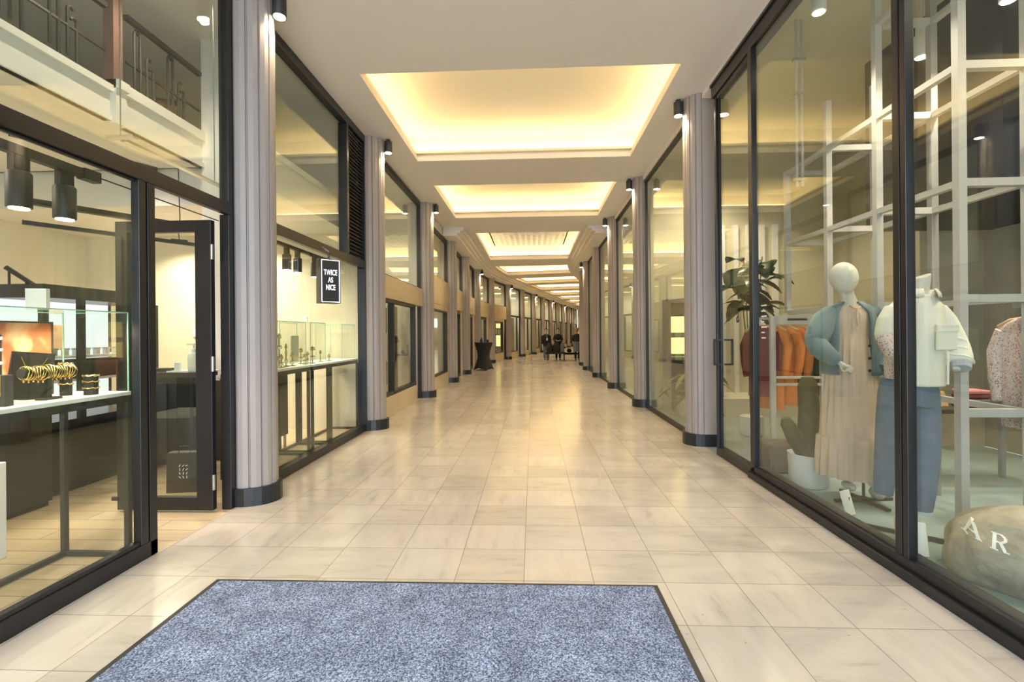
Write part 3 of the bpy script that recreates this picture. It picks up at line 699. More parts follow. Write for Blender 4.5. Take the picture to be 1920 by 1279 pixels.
# lit black showcase deep in the shop
sh = thing('lit_showcase','tall black showcase with white lit shelves behind the bracelet counter','showcase',(-4.58,4.66,0))
f = MB(); hx,hy = .28,.62
f.box(-hx,hx,-hy,hy,1.78,1.90).box(-hx,hx,-hy,hy,.52,.66).box(-hx,hx,-hy,hy,.0,.04)
for sx in (-1,1):
    for sy in (-1,1): f.box(sx*hx-.025,sx*hx+.025,sy*hy-.025,sy*hy+.025,.04,1.78)
f.box(hx-.02,hx+.02,-.36,-.30,.66,1.78).box(hx-.02,hx+.02,.14,.20,.66,1.78) if False else f.box(hx-.02,hx+.02,-.30,-.24,.66,1.78)
f.build('case_frame', M['black'], sh)
MB().box(-hx+.03,hx-.02,-hy+.02,hy-.02,.04,.52).build('base_cabinet', M['brownblack'], sh)
MB().box(-hx+.02,-hx+.04,-hy+.03,hy-.03,.66,1.78).build('back_panel', M['lightshelf'], sh)
for z in (1.24,1.02): MB().box(-hx+.04,hx-.03,-hy+.03,hy-.03,z-.012,z+.012).build('shelf', M['white'], sh)
MB().box(-hx+.04,hx-.03,-hy+.03,hy-.03,1.04,1.20).build('drawer_band', M['dark'], sh)
MB().box(-hx+.05,-hx+.07,-.2,.05,1.30,1.55).build('orange_print', M['poster'], sh)
for k in range(10):
    y=-.5+.11*k
    t = tag(MB().bar((0,-.04,.06),(0,.04,.06),.018).box(-.02,.02,-.02,.02,0,.05).build('ring_stand', M['steel'], loc=(-4.45,4.66+y,1.252)), 'small ring stand on the upper shelf of the lit showcase','ring stand','ring stands on the lit showcase shelf')
spot((-4.55,4.66,1.77),5,2.6,.5,(.95,.98,1))
# low dark sales island in front of it
isl = thing('sales_island','long low dark brown sales island behind the long counter','island',(-4.32,3.2,0))
bevel(MB().box(-.28,.22,-1.4,.72,.04,.80).build('body', M['brownblack'], isl),.006)
MB().box(-.30,.24,-1.42,.74,.80,.84).build('top', M['dark'], isl); MB().box(-.26,.20,-1.38,.70,0,.04).build('plinth', M['black'], isl)
MB().box(.22,.235,-.5,.1,.2,.7).build('drawer_front', M['dark'], isl)
wb = tag(bevel(MB().box(-.3,.3,-.35,.35,0,.62).build('white_plinth', M['white'], loc=(-3.72,2.62,0)),.005),'white plinth block behind the long counter legs at the left edge','plinth')
# curved stair handrail far left
st = thing('stair_handrail','black curved stair handrail rising behind the long glass case','handrail',(-5.75,5.0,0))
MB().tube([(0,.0,2.2),(.18,.12,2.02),(.40,.30,1.78),(.60,.44,1.55)],.025,8).build('rail', M['black'], st, smooth=40)
for k,(x,y,z) in enumerate(((.02,.02,2.15),(.14,.09,2.05),(.28,.2,1.9),(.42,.32,1.74))):
    MB().tube([(x,y,0.0),(x,y,z)],.012,6).build('baluster', M['black'], st)
# black table with hand sanitiser by the door
bt = thing('service_table','black panelled service table seen through the open door','table',(-3.95,5.12,0))
bevel(MB().box(-.32,.36,-.16,.2,.98,1.04).build('table_top', M['brownblack'], bt),.004)
MB().box(-.26,.10,-.10,.16,.04,.98).build('pedestal', M['black'], bt)
for x in (-.29,.28): MB().box(x-.02,x+.02,-.12,.16,0,.98).build('leg', M['black'], bt)
MB().box(-.18,.0,-.115,-.10,.10,.92).build('front_panel', M['dark'], bt)
tag(MB().prism([(-.24,-.1),(.24,-.1),(.24,.1),(-.24,.1)],0,.012).build('white_tray', M['white'], loc=(-3.72,5.12,1.04)),'thin white tray on the black service table','tray')
sb = thing('sanitiser_bottle','clear pump bottle of hand sanitiser on the black service table','bottle',(-3.68,5.06,1.052))
MB().lathe([(.055,0),(.058,.01),(.058,.17),(.05,.19),(.02,.20),(.02,.22)],n=20).build('bottle_body', M['whitecloth'], sb, smooth=40)
MB().lathe([(.026,.20),(.026,.235),(.01,.24),(.01,.28)],n=16).box(-.075,.02,-.013,.013,.275,.295).build('pump', M['white'], sb, smooth=40)
MB().lathe([(.0590,.04),(.0590,.15)],n=20,caps=False).build('label_wrap', M['card'], sb, smooth=40)
tag(MB().lathe([(.035,0),(.03,.09)],n=18).build('drinking_cup', M['whitecloth'], loc=(-3.86,5.06,1.052),smooth=40),'small clear cup left of the sanitiser bottle','cup')
tag(MB().obox((0,0,.02),(.3,.14,.035),.2).build('folded_cloth', M['darkcloth'], loc=(-4.10,5.08,1.04)),'folded dark cloth at the left end of the service table','cloth')
bg = thing('paper_bag','dark paper bag with white print on the floor inside the open door','bag',(-3.20,4.30,0),.15)
MB().loft([[(-.15,-.06,0),(.15,-.06,0),(.15,.06,0),(-.15,.06,0)],[(-.15,-.045,.36),(.15,-.045,.36),(.15,.045,.36),(-.15,.045,.36)]]).build('bag_body', M['brownblack'], bg)
tx = MB()
for i in range(4):
    for j in range(3): tx.obox((-.035+.03*j,-.056,.14+.035*i),(.006,.002,.024),0,0,.4*(i+j-2))
tx.build('white_print', M['silverprint'], bg)
MB().tube([(-.05,-.04,.355),(-.04,-.045,.42),(.04,-.045,.42),(.05,-.04,.355)],.004,6).build('cord_handle', M['dark'], bg)
tag(MB().box(-.006,.006,-.02,.02,-.0,.12).build('wall_switch', M['white'], loc=(-5.25,7.235,1.42),rz=PI/2),'white switch plate on the cream end wall','switch')
# hanging sign
sg = thing('hanging_sign','black hanging box sign reading TWICE AS NICE','sign',(-2.37,5.50,2.05),.72)
bevel(MB().box(-.115,.115,-.06,.10,-.255,.255).build('sign_box', M['dark'], sg),.004)
b_ = MB(); q=.105; h_=.245
for r in ((-q,q,h_-.008,h_),(-q,q,-h_,-h_+.008)): b_.box(r[0],r[1],-.0645,-.061,r[2],r[3])
for x in (-q,q-.008): b_.box(x,x+.008,-.0645,-.061,-h_,h_)
b_.build('lit_border', M['signlit'], sg)
text('TWICE\nAS\nNICE', .088, M['signlit'], sg, (0,-.062,.01), (PI/2,0,0), .56, .0008, .001, line=.98)
MB().tube([(0,0,.255),(0,0,.34),(-.06,.05,.40)],.012,8).build('bracket', M['black'], sg)

# ------------------------------------------------------------------ right shop shell
XR = 5.5
struct(MB().box(FR,XR,-2.6,9.2,-.08,-.0005).build('floor', M['teal']), 'pale teal resin floor of the clothing shop')
struct(MB().box(XR,XR+.1,-2.6,9.2,0,4.75).build('wall_right', M['wallb']))
struct(MB().box(FR+.1,XR,9.1,9.2,0,4.75).build('wall_back', M['olive']), 'back wall of the clothing shop')
struct(MB().box(4.75,XR,6.1,6.2,0,4.75).build('wall_return', M['wallb']), 'concrete return wall of the clothing shop')
struct(MB().box(FR+.14,XR,-2.7,-2.6,0,4.75).build('wall_front', M['wallw']))
struct(MB().box(FR,XR+.1,-2.7,9.2,4.65,4.75).build('ceiling', M['olive']))
struct(MB().box(FR,FR+.14,-2.6,9.2,4.40,4.65).build('wall_upper_right', M['ceil']))
struct(MB().box(4.05,XR,4.3,6.0,2.62,4.65).build('wall_bulkhead', M['navy']), 'navy boxed bulkhead high in the clothing shop')
struct(MB().box(2.5,4.75,8.2,9.1,0,.30).build('trim_32', M['wallc']), 'low pale platform at the back of the clothing shop')
for i,(x,y,z,ai) in enumerate(((3.69,4.7,4.30,(-.35,-.3,-1)),(3.72,3.9,4.28,(-.5,-.1,-1)),(2.47,4.22,4.45,(.1,-.2,-1)),(4.26,3.9,3.9,(.1,-.3,-1)))):
    track_spot((x,y,z), ['large white ceiling spot beside the tall mullion','white ceiling spot near the navy bulkhead','white ceiling spot close to the clothing window top','small white ceiling spot below the navy bulkhead edge'][i], 'white spots in the clothing shop', ai, 120, 'lensw', 1.0, 'white', 1.7)
    tag(MB().tube([(0,0,0),(0,0,4.65-z)],.012,8).build('lamp_rod', M['greytube'], loc=(x,y,z)), 'thin rod carrying the %s white shop spot'%ORD[i], 'rod', 'rods of the white spots')
for (x,y,z) in ((3.4,2.2,4.4),(3.4,7.4,4.4),(4.6,3.0,4.4),(3.0,8.2,4.3)): spot((x,y,z), 120, 2.4, .6, (1,.84,.60))
bt_ = MB()
for k in range(7): bt_.box(3.0+.24*k,3.09+.24*k,9.04,9.10,.30,3.4)
struct(bt_.build('trim_33', M['wallw']), 'pale vertical battens on the back wall of the clothing shop')
# double white service pipes
pp = thing('service_pipe','pair of pale vertical service pipes hanging from the shop ceiling','pipe',(2.78,5.1,2.92))
for dx in (-.028,.028): MB().tube([(dx,0,0),(dx,0,1.73)],.013,10).build('pipe', M['greytube'], pp, smooth=40)
for z in (.06,.95,1.3): MB().box(-.06,.06,-.02,.02,z,z+.03).build('clamp', M['steel'], pp)
# scaffold frame of square tubes
sc = thing('scaffold_frame','tall open frame of pale grey square tubes filling the clothing window','display frame',(3.0,3.5,0))
ys = [0,.80,1.50,2.28]; zl=[.84,1.64,2.45,3.27,4.08]; bx=.46; tw=.055
for j,y in enumerate(ys):
    MB().box(-tw/2,tw/2,y-tw/2,y+tw/2,1.64 if j==3 else 0,[4.6,4.5,3.75,3.3,3.3][j]).build('post', M['greytube'], sc)
    MB().box(bx-tw/2,bx+tw/2,y-tw/2,y+tw/2,1.64 if j==3 else 0,[4.6,4.4,3.9,3.3,3.3][j]).build('post', M['greytube' if j!=1 else 'greytube2'], sc)
for k,z in enumerate(zl):
    for j,y in enumerate(ys):
        if z > [4.6,4.5,3.7,3.3,3.3][j]: continue
        if k==0 and j in (1,2,3): continue
        MB().box(tw/2,bx-tw/2,y-tw/2,y+tw/2,z-tw/2,z+tw/2).build('cross_tube', M['greytube'], sc)
    for xx in (0,bx):
        for j in range(len(ys)-1):
            if z > [4.6,3.7,3.3,3.3][j]: continue
            if k==0 and (xx==0 or j>0): continue
            if k==1 and j in (0,) and xx==0: continue
            MB().box(xx-tw/2+.004,xx+tw/2-.004,ys[j]+tw/2,ys[j+1]-tw/2,z-tw/2+.004,z+tw/2-.004).build('long_tube', M['greytube'], sc)
# rails running from the frame to the right
for z in (1.62,.80):
    tag(MB().box(0,1.3,-.03,.03,-.045,.045).build('hanging_rail', M['greytube'], loc=(3.49,3.62,z)), 'pale square rail carrying hung shirts at the right edge' if z>1 else 'lower pale square rail below the hung shirts', 'rail')

# ------------------------------------------------------------------ clothing shop: mannequins
def ring(c, rx, ry, z, n=40, rot=0.0, rip=0.0, nr=0, ph=0.0):
    out = []
    for k in range(n):
        a = 2*PI*k/n; q = 1+rip*math.sin(nr*a+ph)+.4*rip*math.sin((nr*2+1)*a+ph*2.3)
        x, y = rx*math.cos(a)*q, ry*math.sin(a)*q
        out.append((c[0]+x*math.cos(rot)-y*math.sin(rot), c[1]+x*math.sin(rot)+y*math.cos(rot), z))
    return out
def arc_sheet(secs, a0, a1, rot, n=30):
    """open-fronted garment body; secs = (cx,cy,rx,ry,z)"""
    g = []
    for cx,cy,rx,ry,z in secs:
        row = []
        for k in range(n+1):
            a = a0+(a1-a0)*k/n; f = 1+.03*math.sin(5*a+z*9)
            x,y = rx*math.cos(a)*f, ry*math.sin(a)*f
            row.append((cx+x*math.cos(rot)-y*math.sin(rot), cy+x*math.sin(rot)+y*math.cos(rot), z))
        g.append(row)
    return g
def cross_base(t, r=.24, h=.9, rot=.35):
    b = MB()
    for k in range(4):
        a = rot+k*PI/2; b.bar((0,0,.016),(r*math.cos(a),r*math.sin(a),.016),.03,.022)
    b.lathe([(.03,.005),(.03,.04)],n=14)
    b.build('stand_base', M['dark'], t)
    MB().tube([(0,0,.03),(0,0,h)],.011,10).build('stand_pole', M['dark'], t, smooth=40)
def hand_chain(mb, wrist, d, side, length=.17):
    """a slim closed hand: palm and five fingers along d"""
    d = Vector(d).normalized(); w = Vector(wrist); s = Vector(side).normalized(); up = d.cross(s)
    mb.tube([w, w+d*length*.25, w+d*length*.52],[.020,(.034,.018),(.036,.015)],10)
    for k,(o,l) in enumerate(((-.026,.40),(-.009,.47),(.009,.45),(.025,.36))):
        b = w+d*length*.50+s*o; mb.tube([b, b+d*length*l*.5-up*.004, b+d*length*l-up*.016],[.0095,.0088,.007],8)
    b = w+d*length*.18+s*(-.026); mb.tube([b, b+d*length*.22-s*.022, b+d*length*.42-s*.026],[.011,.010,.008],8)

t = thing('dressed_mannequin','pale mannequin with head in a dusty blue cardigan over a long sand pink dress','mannequin',(2.74,4.12,0),0,'window mannequins')
fr = -.45
b = MB(); hr = Matrix.Rotation(.5,3,'Z') @ Matrix.Rotation(-.18,3,'X')
b.ell((-.165,-.03,1.865),(.088,.108,.128),24,16,hr)
b.ell((-.155,-.06,1.80),(.055,.06,.065),16,10,hr)
b.tube([(-.145,-.02,1.80),(-.12,0,1.72),(-.085,.015,1.64),(-.075,.02,1.55)],[.056,.052,.062,.10],16)
b.tube([(-.075,.02,1.60),(-.075,.02,1.50),(-.07,.02,1.30),(-.07,.02,1.0)],[(.09,.05),(.13,.07),(.11,.075),(.12,.085)],18)
b.tube([(-.23,.07,1.555),(-.10,.03,1.57),(.06,-.03,1.555)],[.04,.045,.04],12)
b.tube([(-.23,.07,1.56),(-.33,.02,1.44),(-.385,-.02,1.345)],[.045,.040,.036],12)
b.tube([(-.385,-.02,1.345),(-.33,-.08,1.25),(-.27,-.13,1.165)],[.036,.030,.022],12)
hand_chain(b,(-.275,-.125,1.172),(.75,-.15,-.5),(.45,.2,.6),.15)
b.tube([(.06,-.04,1.56),(.10,-.03,1.42),(.12,-.02,1.28),(.06,-.12,1.12)],[.045,.040,.036,.024],12)
b.tube([(-.02,.02,.95),(.03,0,.5),(.06,-.02,.14)],[.08,.05,.032],12); b.tube([(-.14,.03,.95),(-.14,.03,.5),(-.12,.04,.2)],[.08,.05,.032],12)
b.ell((.07,-.05,.085),(.036,.085,.045),14,10); b.ell((-.12,.0,.13),(.034,.085,.04),14,10)
remesh(b.build('mannequin_body', M['mann'], t), .010, 4)
d = MB()
secs = [((-.085,.01),.062,.050,1.655,0,0),((-.08,.012),.105,.072,1.615,0,0),((-.076,.018),.165,.10,1.56,0,0),((-.076,.02),.155,.112,1.44,.008,18),((-.076,.02),.148,.112,1.365,.012,22),((-.076,.02),.155,.12,1.355,.03,22),((-.077,.02),.175,.145,1.15,.045,22),((-.078,.02),.195,.165,.90,.05,22),((-.08,.02),.213,.183,.70,.052,20),((-.08,.02),.222,.192,.55,.045,20),((-.08,.02),.236,.202,.53,.06,19),((-.08,.02),.246,.212,.38,.065,19),((-.08,.02),.252,.218,.215,.07,19)]
d.loft([ring(c,rx,ry,z,96,fr,rp,nr,i*.15) for i,(c,rx,ry,z,rp,nr) in enumerate(secs)])
d.build('dress', M['dress'], t, smooth=60)
MB().tube([(-.135,-.055,1.635),(-.12,-.085,1.61),(-.095,-.10,1.60),(-.07,-.085,1.615)],.010,8).tube([(-.10,-.10,1.60),(-.115,-.115,1.54),(-.11,-.12,1.47)],.007,6).tube([(-.10,-.10,1.60),(-.09,-.12,1.55),(-.095,-.125,1.49)],.007,6).build('neck_tie', M['dress'], t, smooth=60)
c = MB()
fa = -PI/2
c.sheet(arc_sheet([(-.085,.03,.085,.085,1.665),(-.082,.03,.13,.10,1.635),(-.078,.025,.195,.125,1.58),(-.076,.022,.205,.15,1.48),(-.076,.022,.20,.16,1.35),(-.076,.022,.215,.175,1.2),(-.076,.022,.225,.185,1.09),(-.076,.022,.215,.18,1.06)], fa+.62, fa+2*PI-.50, fr))
c.tube([(-.21,.06,1.565),(-.28,.045,1.51),(-.345,.01,1.42),(-.39,-.022,1.335),(-.395,-.035,1.32)],[.070,.080,.082,.074,.06],16)
c.tube([(-.395,-.02,1.345),(-.385,-.05,1.29),(-.345,-.085,1.235),(-.30,-.115,1.19),(-.283,-.125,1.172)],[.066,.072,.064,.048,.036],16)
c.tube([(.05,-.03,1.565),(.095,-.02,1.51),(.125,-.01,1.40),(.135,-.01,1.28),(.10,-.09,1.18),(.06,-.13,1.12)],[.070,.080,.080,.074,.064,.046],16)
o = c.build('cardigan', M['cardigan'], t, smooth=70, fix=False)
m = o.modifiers.new('solid','SOLIDIFY'); m.thickness=.012; m.offset=1
for z in (1.30,1.20,1.10):
    MB().lathe([(.012,-.004),(.012,.004)],n=12).build('cardigan_button', M['dark'], t, loc=(-.065+.02,-.155,z)).rotation_euler=(PI/2,0,0)
cross_base(t,.25,1.0,.12)
# headless mannequin
t = thing('dressed_mannequin','headless mannequin in an off white canvas jacket and washed blue jeans','mannequin',(2.56,3.44,0),0,'window mannequins')
b = MB()
nk = [ring((.10,.01),.085,.075,1.60,24),ring((.105,.0),.062,.056,1.67,24),ring((.112,-.01),.056,.052,1.73,24),[(x,y,1.795+.35*(x-.115)) for x,y,z in ring((.117,-.015),.056,.054,1.79,24)]]
b.loft(nk)
b.tube([(.10,.02,1.62),(.10,.02,1.5),(.09,.02,1.3),(.09,.02,1.0)],[(.09,.07),(.16,.09),(.13,.09),(.15,.1)],18)
b.tube([(-.04,.02,1.57),(.1,.02,1.59),(.24,.02,1.57)],[.045,.06,.045],12)
b.tube([(-.04,.02,1.56),(-.11,.0,1.42),(-.12,-.02,1.35)],[.045,.04,.034],12); b.tube([(-.12,-.02,1.35),(-.125,-.08,1.28),(-.14,-.13,1.22)],[.034,.03,.022],12)
hand_chain(b,(-.14,-.125,1.225),(.35,-.5,-.75),(.5,.3,.2),.15)
b.tube([(.24,.02,1.56),(.31,.0,1.40),(.325,-.02,1.30),(.27,-.10,1.15)],[.045,.04,.036,.024],12)
remesh(b.build('mannequin_body', M['mann'], t), .010, 3)
j = MB()
j.tube([(.055,.02,1.10),(.05,.02,1.0),(.045,.02,.9)],[(.165,.125),(.185,.135),(.18,.13)],22)
j.tube([(.135,.02,1.0),(.145,.01,.80),(.14,-.01,.55),(.12,-.02,.32),(.10,-.02,.165)],[.102,.096,.082,.068,.058],20)
j.tube([(-.035,.02,1.0),(-.06,.02,.80),(-.09,.02,.55),(-.11,.03,.38),(-.118,.03,.275)],[.102,.096,.080,.064,.056],20)
remesh(j.build('jeans', M['jeans'], t), .012, 3)
MB().tube([(.10,-.02,.185),(.10,-.02,.165)],.062,20).build('trouser_cuff', M['lightblue'], t)
for a in ([(.232,.01,.95),(.238,.0,.75),(.218,-.02,.5),(.168,-.03,.2)],): MB().tube(a,.006,6).build('side_seam', M['jeans'], t)
k = MB()
k.loft([ring((.105,.0),.088,.072,1.665,40),ring((.10,.01),.13,.085,1.635,40),ring((.10,.015),.178,.105,1.585,40),ring((.10,.015),.178,.13,1.45,40,0,.006,5),ring((.098,.015),.165,.140,1.25,40,0,.012,5),ring((.095,.015),.165,.145,1.09,40,0,.012,6),ring((.095,.015),.168,.145,1.04,40,0,.012,6)])
k.tube([(.235,.02,1.565),(.285,.01,1.48),(.315,-.005,1.38),(.33,-.02,1.29),(.325,-.055,1.225),(.31,-.085,1.19)],[.066,.074,.078,.084,.078,.062],18)
k.tube([(-.035,.02,1.565),(-.085,.01,1.48),(-.115,-.005,1.39),(-.122,-.02,1.36)],[.066,.072,.068,.062],18)
remesh(k.build('jacket', M['jacket'], t), .009, 2)
for (z,r_,cx,cy) in ((1.35,.079,.322,-.01),(1.29,.083,.33,-.02),(1.235,.080,.327,-.045)):
    MB().tube([(cx+r_*math.cos(a),cy+r_*math.sin(a),z-.035*math.cos(a)+.01*math.sin(3*a)) for a in [2*PI*q/20 for q in range(20)]],.0075,6,True).build('sleeve_fold', M['jacket'], t, smooth=60)
bevel(MB().obox((.185,-.135,1.435),(.17,.016,.05),.16,.06).build('pocket_flap', M['jacket'], t),.005)
bevel(MB().obox((.185,-.130,1.355),(.155,.012,.13),.16,.02).build('chest_pocket', M['jacket'], t),.004)
MB().bar((.185,-.142,1.28),(.175,-.148,1.06),.014,.006).build('front_pleat', M['jacket'], t)
MB().obox((.015,-.128,1.33),(.04,.014,.54),-.12,.02).build('button_placket', M['jacket'], t)
o = MB().sheet(arc_sheet([(.105,.0,.086,.074,1.640),(.107,-.002,.092,.080,1.675),(.109,-.004,.102,.090,1.700),(.109,-.004,.118,.106,1.672),(.108,-.002,.128,.112,1.645)], -PI/2+.35, -PI/2+2*PI-.35, 0)).build('collar', M['jacket'], t, smooth=50, fix=False)
m = o.modifiers.new('solid','SOLIDIFY'); m.thickness=.006; m.offset=0
MB().tube([(.312,-.082,1.195),(.30,-.10,1.16)],[.060,.055],18).build('jacket_cuff', M['liner'], t, smooth=50)
MB().tube([(-.118,-.018,1.375),(-.125,-.045,1.33),(-.125,-.09,1.27),(-.135,-.125,1.225)],[.060,.062,.056,.042],18).build('blouse_sleeve', M['floral'], t, smooth=60)
MB().loft([ring((-.07,-.02),.045,.085,1.30,20),ring((-.07,-.03),.052,.095,1.20,20,0,.03,5),ring((-.07,-.03),.048,.09,1.09,20,0,.03,5)]).build('blouse_hem', M['floral'], t, smooth=60)
cross_base(t,.27,.9,.9)

# ------------------------------------------------------------------ rock with letters
rk = thing('lettered_boulder','large pale boulder with white letters on the shop floor by the glass','boulder',(2.93,2.59,0),-.70)
def hsh(p, f, s): return math.sin(p[0]*f+s)*math.sin(p[1]*f*1.3+s*2.1)*math.sin(p[2]*f*1.1+s*.7)
mb = MB(); rings=[]; nn=72; mm=40
for i in range(1,mm):
    th = PI*i/mm; r=[]
    for kk in range(nn):
        a = 2*PI*kk/nn
        x = math.sin(th)*math.cos(a); y = math.sin(th)*math.sin(a); z = -math.cos(th)
        q = 1+.07*hsh((x,y,z),2.6,1.1)+.035*hsh((x,y,z),6,2.0)+.015*hsh((x,y,z),14,.4)
        sx = abs(x)**.82*(1 if x>0 else -1); sz = abs(z)**.85*(1 if z>0 else -1)
        zz = sz*.275*q
        zz = max(zz,-.19)
        r.append((sx*.64*q+.04*z, y*.31*q, zz+.19+.02*x))
    rings.append(r)
mb.loft(rings)
rock = mb.build('boulder_stone', M['rock'], rk, smooth=80)
def poly_letters(name, strokes, loc, rot, scale):
    g = MB()
    for (x0,z0,x1,z1,w) in strokes:
        d = Vector((x1-x0,z1-z0)); n = max(1,int(d.length/.12)); p = Vector((-d.y,d.x)).normalized()*w/2
        rows = []
        for i in range(n+1):
            c_ = Vector((x0,z0))+d*i/n
            rows.append([(c_.x-p.x,0,c_.y-p.y),(c_.x,0,c_.y),(c_.x+p.x,0,c_.y+p.y)])
        g.sheet(rows)
    g.v = [(x*scale,y,z*scale) for x,y,z in g.v]
    o = g.build(name, M['silverprint'], rk, loc, fix=False); o.rotation_euler = rot
    m = o.modifiers.new('wrap','SHRINKWRAP'); m.target = rock; m.wrap_method='PROJECT'; m.use_project_y=True; m.use_negative_direction=True; m.use_positive_direction=True; m.offset=.003
    s_ = o.modifiers.new('solid','SOLIDIFY'); s_.thickness=.003; s_.offset=0
    return o
A_ = [(.08,.0,.5,1.0,.10),(.5,1.0,.95,.0,.20),(.28,.36,.80,.36,.08),(-.08,.03,.28,.03,.07),(.72,.03,1.12,.03,.07)]
R_ = [(.2,.0,.2,1.0,.20),(0,.03,.42,.03,.07),(0,.97,.25,.97,.07),(.2,.97,.55,.97,.08),(.55,.97,.76,.86,.12),(.76,.88,.76,.66,.17),(.76,.66,.55,.53,.12),(.2,.52,.58,.52,.08),(.52,.5,.78,.08,.18),(.70,.04,1.02,.04,.08)]
poly_letters('letter_a', A_, (-.54,-.6,.27), (0,.10,.0), .068)
poly_letters('letter_r', R_, (-.435,-.6,.25), (0,.10,.0), .072)
K_ = [(.2,.0,.2,1.0,.20),(0,.03,.42,.03,.07),(0,.97,.42,.97,.07),(.25,.42,.85,.97,.09),(.42,.58,.88,.03,.18),(.7,.03,1.05,.03,.07),(.65,.97,1.0,.97,.07)]
poly_letters('letter_k', K_, (-.31,-.6,.235), (0,.10,.0), .076)

# ------------------------------------------------------------------ cactus, pouf, price cards
cp = thing('potted_cactus','dark green cactus with arms in a crumpled white pot behind the glass','potted plant',(2.54,4.56,0))
MB().loft([ring((0,0),.150,.150,.0,30,0,.008,7),ring((0,0),.165,.165,.03,30,0,.008,5),ring((0,0),.165,.165,.16,30,0,.010,6,.5),ring((-.01,0),.160,.160,.25,30,0,.012,5,1),[(x,y,z+.05*(-x)*4*.3) for x,y,z in ring((-.01,0),.168,.165,.29,30,0,.012,4)],ring((0,0),.14,.14,.26,30,0,.02,5)]).build('paper_pot', M['pot'], cp, smooth=35)
g = MB()
g.tube([(0,0,.2),(.0,0,.45),(.01,0,.7),(.0,0,.92),(0,0,1.0)],[(.085,.075),(.095,.085),(.09,.08),(.085,.08),(.05,.05)],16)
g.tube([(-.05,0,.27),(-.13,-.02,.42),(-.20,-.03,.57),(-.22,-.03,.63)],[(.06,.05),(.08,.06),(.075,.055),(.04,.03)],14)
g.tube([(.05,-.03,.25),(.09,-.05,.45),(.09,-.05,.60),(.09,-.05,.64)],[(.05,.05),(.06,.055),(.05,.05),(.03,.03)],14)
g.tube([(.08,.02,.25),(.15,.02,.36),(.17,.02,.46),(.17,.02,.50)],[(.04,.04),(.05,.045),(.045,.04),(.02,.02)],14)
remesh(g.build('cactus_body', M['cactus'], cp), .012, 3)
bevel(tag(MB().box(-.14,.14,-.14,.14,0,.30).build('pouf', M['pouf'], loc=(2.50,5.03,0)),'small taupe pouf on the floor behind the white cactus pot','pouf'),.03,3)
def price_card(loc, rz, w, h, lab, framed):
    t = thing('price_card', lab, 'sign card', loc, rz, 'cards at the mannequin feet')
    MB().obox((0,0,h/2),(w,.010,h),0,-.28).build('card', M['card'], t)
    if framed: MB().obox((0,.012,h/2),(w+.012,.016,h+.012),0,-.28).build('frame', M['wood'], t)
    g_ = MB().obox((.0,-.012-.0,h*.68),(.006,.003,h*.12),0,-.28).obox((.006,-.012,h*.72),(.014,.003,.005),0,-.28)
    g_.build('printed_mark', M['print'], t)
price_card((2.42,3.82,.0), .5, .11, .185, 'small white card leaning beside the stand of the cardigan mannequin', False)
price_card((2.40,3.16,.0), -.35, .15, .20, 'white card in light wood frame near the boulder and tall mullion', True)

# ------------------------------------------------------------------ hung clothes
def hanger(t, m='wood', axis='Y'):
    MB().tube([(0,-.19,-.06),(0,-.10,-.015),(0,0,.0),(0,.10,-.015),(0,.19,-.06)],[(.010,.018)]*5,8).build('clothes_hanger', M[m], t, smooth=50)
    MB().tube([(0,0,.0),(0,0,.05),(.0,.014,.075),(0,.0,.092),(0,-.012,.08)],.0028,6).build('hanger_hook', M['steel'], t)
def shirt(name, loc, rz, mtl, label, ln=.72, w=.21, group=None, sleeves=True, dx=.045, cat='shirt', hang='wood'):
    t = thing(name, label, cat, loc, rz, group)
    g = MB()
    secs = [(.055,.035,.0),(.12,.045,-.03),(w,dx,-.075),(w*.92,dx*1.2,-.2),(w*.9,dx*1.25,-.4),(w*.98,dx*1.3,-ln)]
    g.loft([[(rx*math.cos(a)*(1+.08*math.sin(7*a+z*6)), ry*math.sin(a)*(1+.04*math.sin(5*a+z*5)), z) for a in [2*PI*k/32 for k in range(32)]] for ry,rx,z in secs])
    if sleeves:
        for sy in (-1,1):
            g.tube([(0,sy*w*.85,-.09),(-.01,sy*(w+.03),-.25),(-.02,sy*(w+.02),-.45),(-.02,sy*(w),-.62)],[(.045,.06),(.045,.06),(.04,.052),(.03,.042)],12)
    g.build('garment', M[mtl], t, smooth=60)
    hanger(t, hang); return t
zr = 1.50
shirt('floral_shirt',(3.565,3.64,zr),.04,'floral','floral printed shirt hung first on the rail at the right edge',.80,.17,'shirts on the right rail')
shirt('pale_blue_shirt',(3.73,3.62,zr),.06,'lightblue','pale blue shirt hung behind the floral shirt on the right rail',.78,.18,'shirts on the right rail')
shirt('white_shirt',(3.92,3.62,zr),.05,'whitecloth','whitish shirt hung behind the pale blue shirt on the right rail',.80,.19,'shirts on the right rail')
shirt('white_shirt',(4.11,3.62,zr),.05,'whitecloth','fourth shirt on the right rail, almost outside the picture',.80,.19,'shirts on the right rail')
rk2 = thing('garment_rack','standing grey garment rack with wide flat frame and orange clothes behind','garment rack',(3.02,5.62,0))
f = MB().box(-.31,-.25,-.02,.02,0,1.60).box(.25,.31,-.02,.02,0,1.60).box(-.25,.25,-.02,.02,1.50,1.60).box(-.25,.25,-.02,.02,.80,.83).box(-.25,.25,-.02,.02,.88,.91).box(-.31,.31,-.15,.15,0,.03)
bevel(f.build('rack_frame', M['greytube'], rk2),.004)
MB().box(-.12,.10,-.022,-.019,1.545,1.57).build('dark_slot', M['black'], rk2)
MB().bar((-.35,.32,1.58),(.7,.32,1.58),.03).build('hanging_bar', M['greytube'], rk2); MB().bar((0,0,1.58),(0,.32,1.58),.03).bar((-.33,.32,0),(-.33,.32,1.6),.03).bar((.68,.32,0),(.68,.32,1.6),.03).build('back_bracket', M['greytube'], rk2)
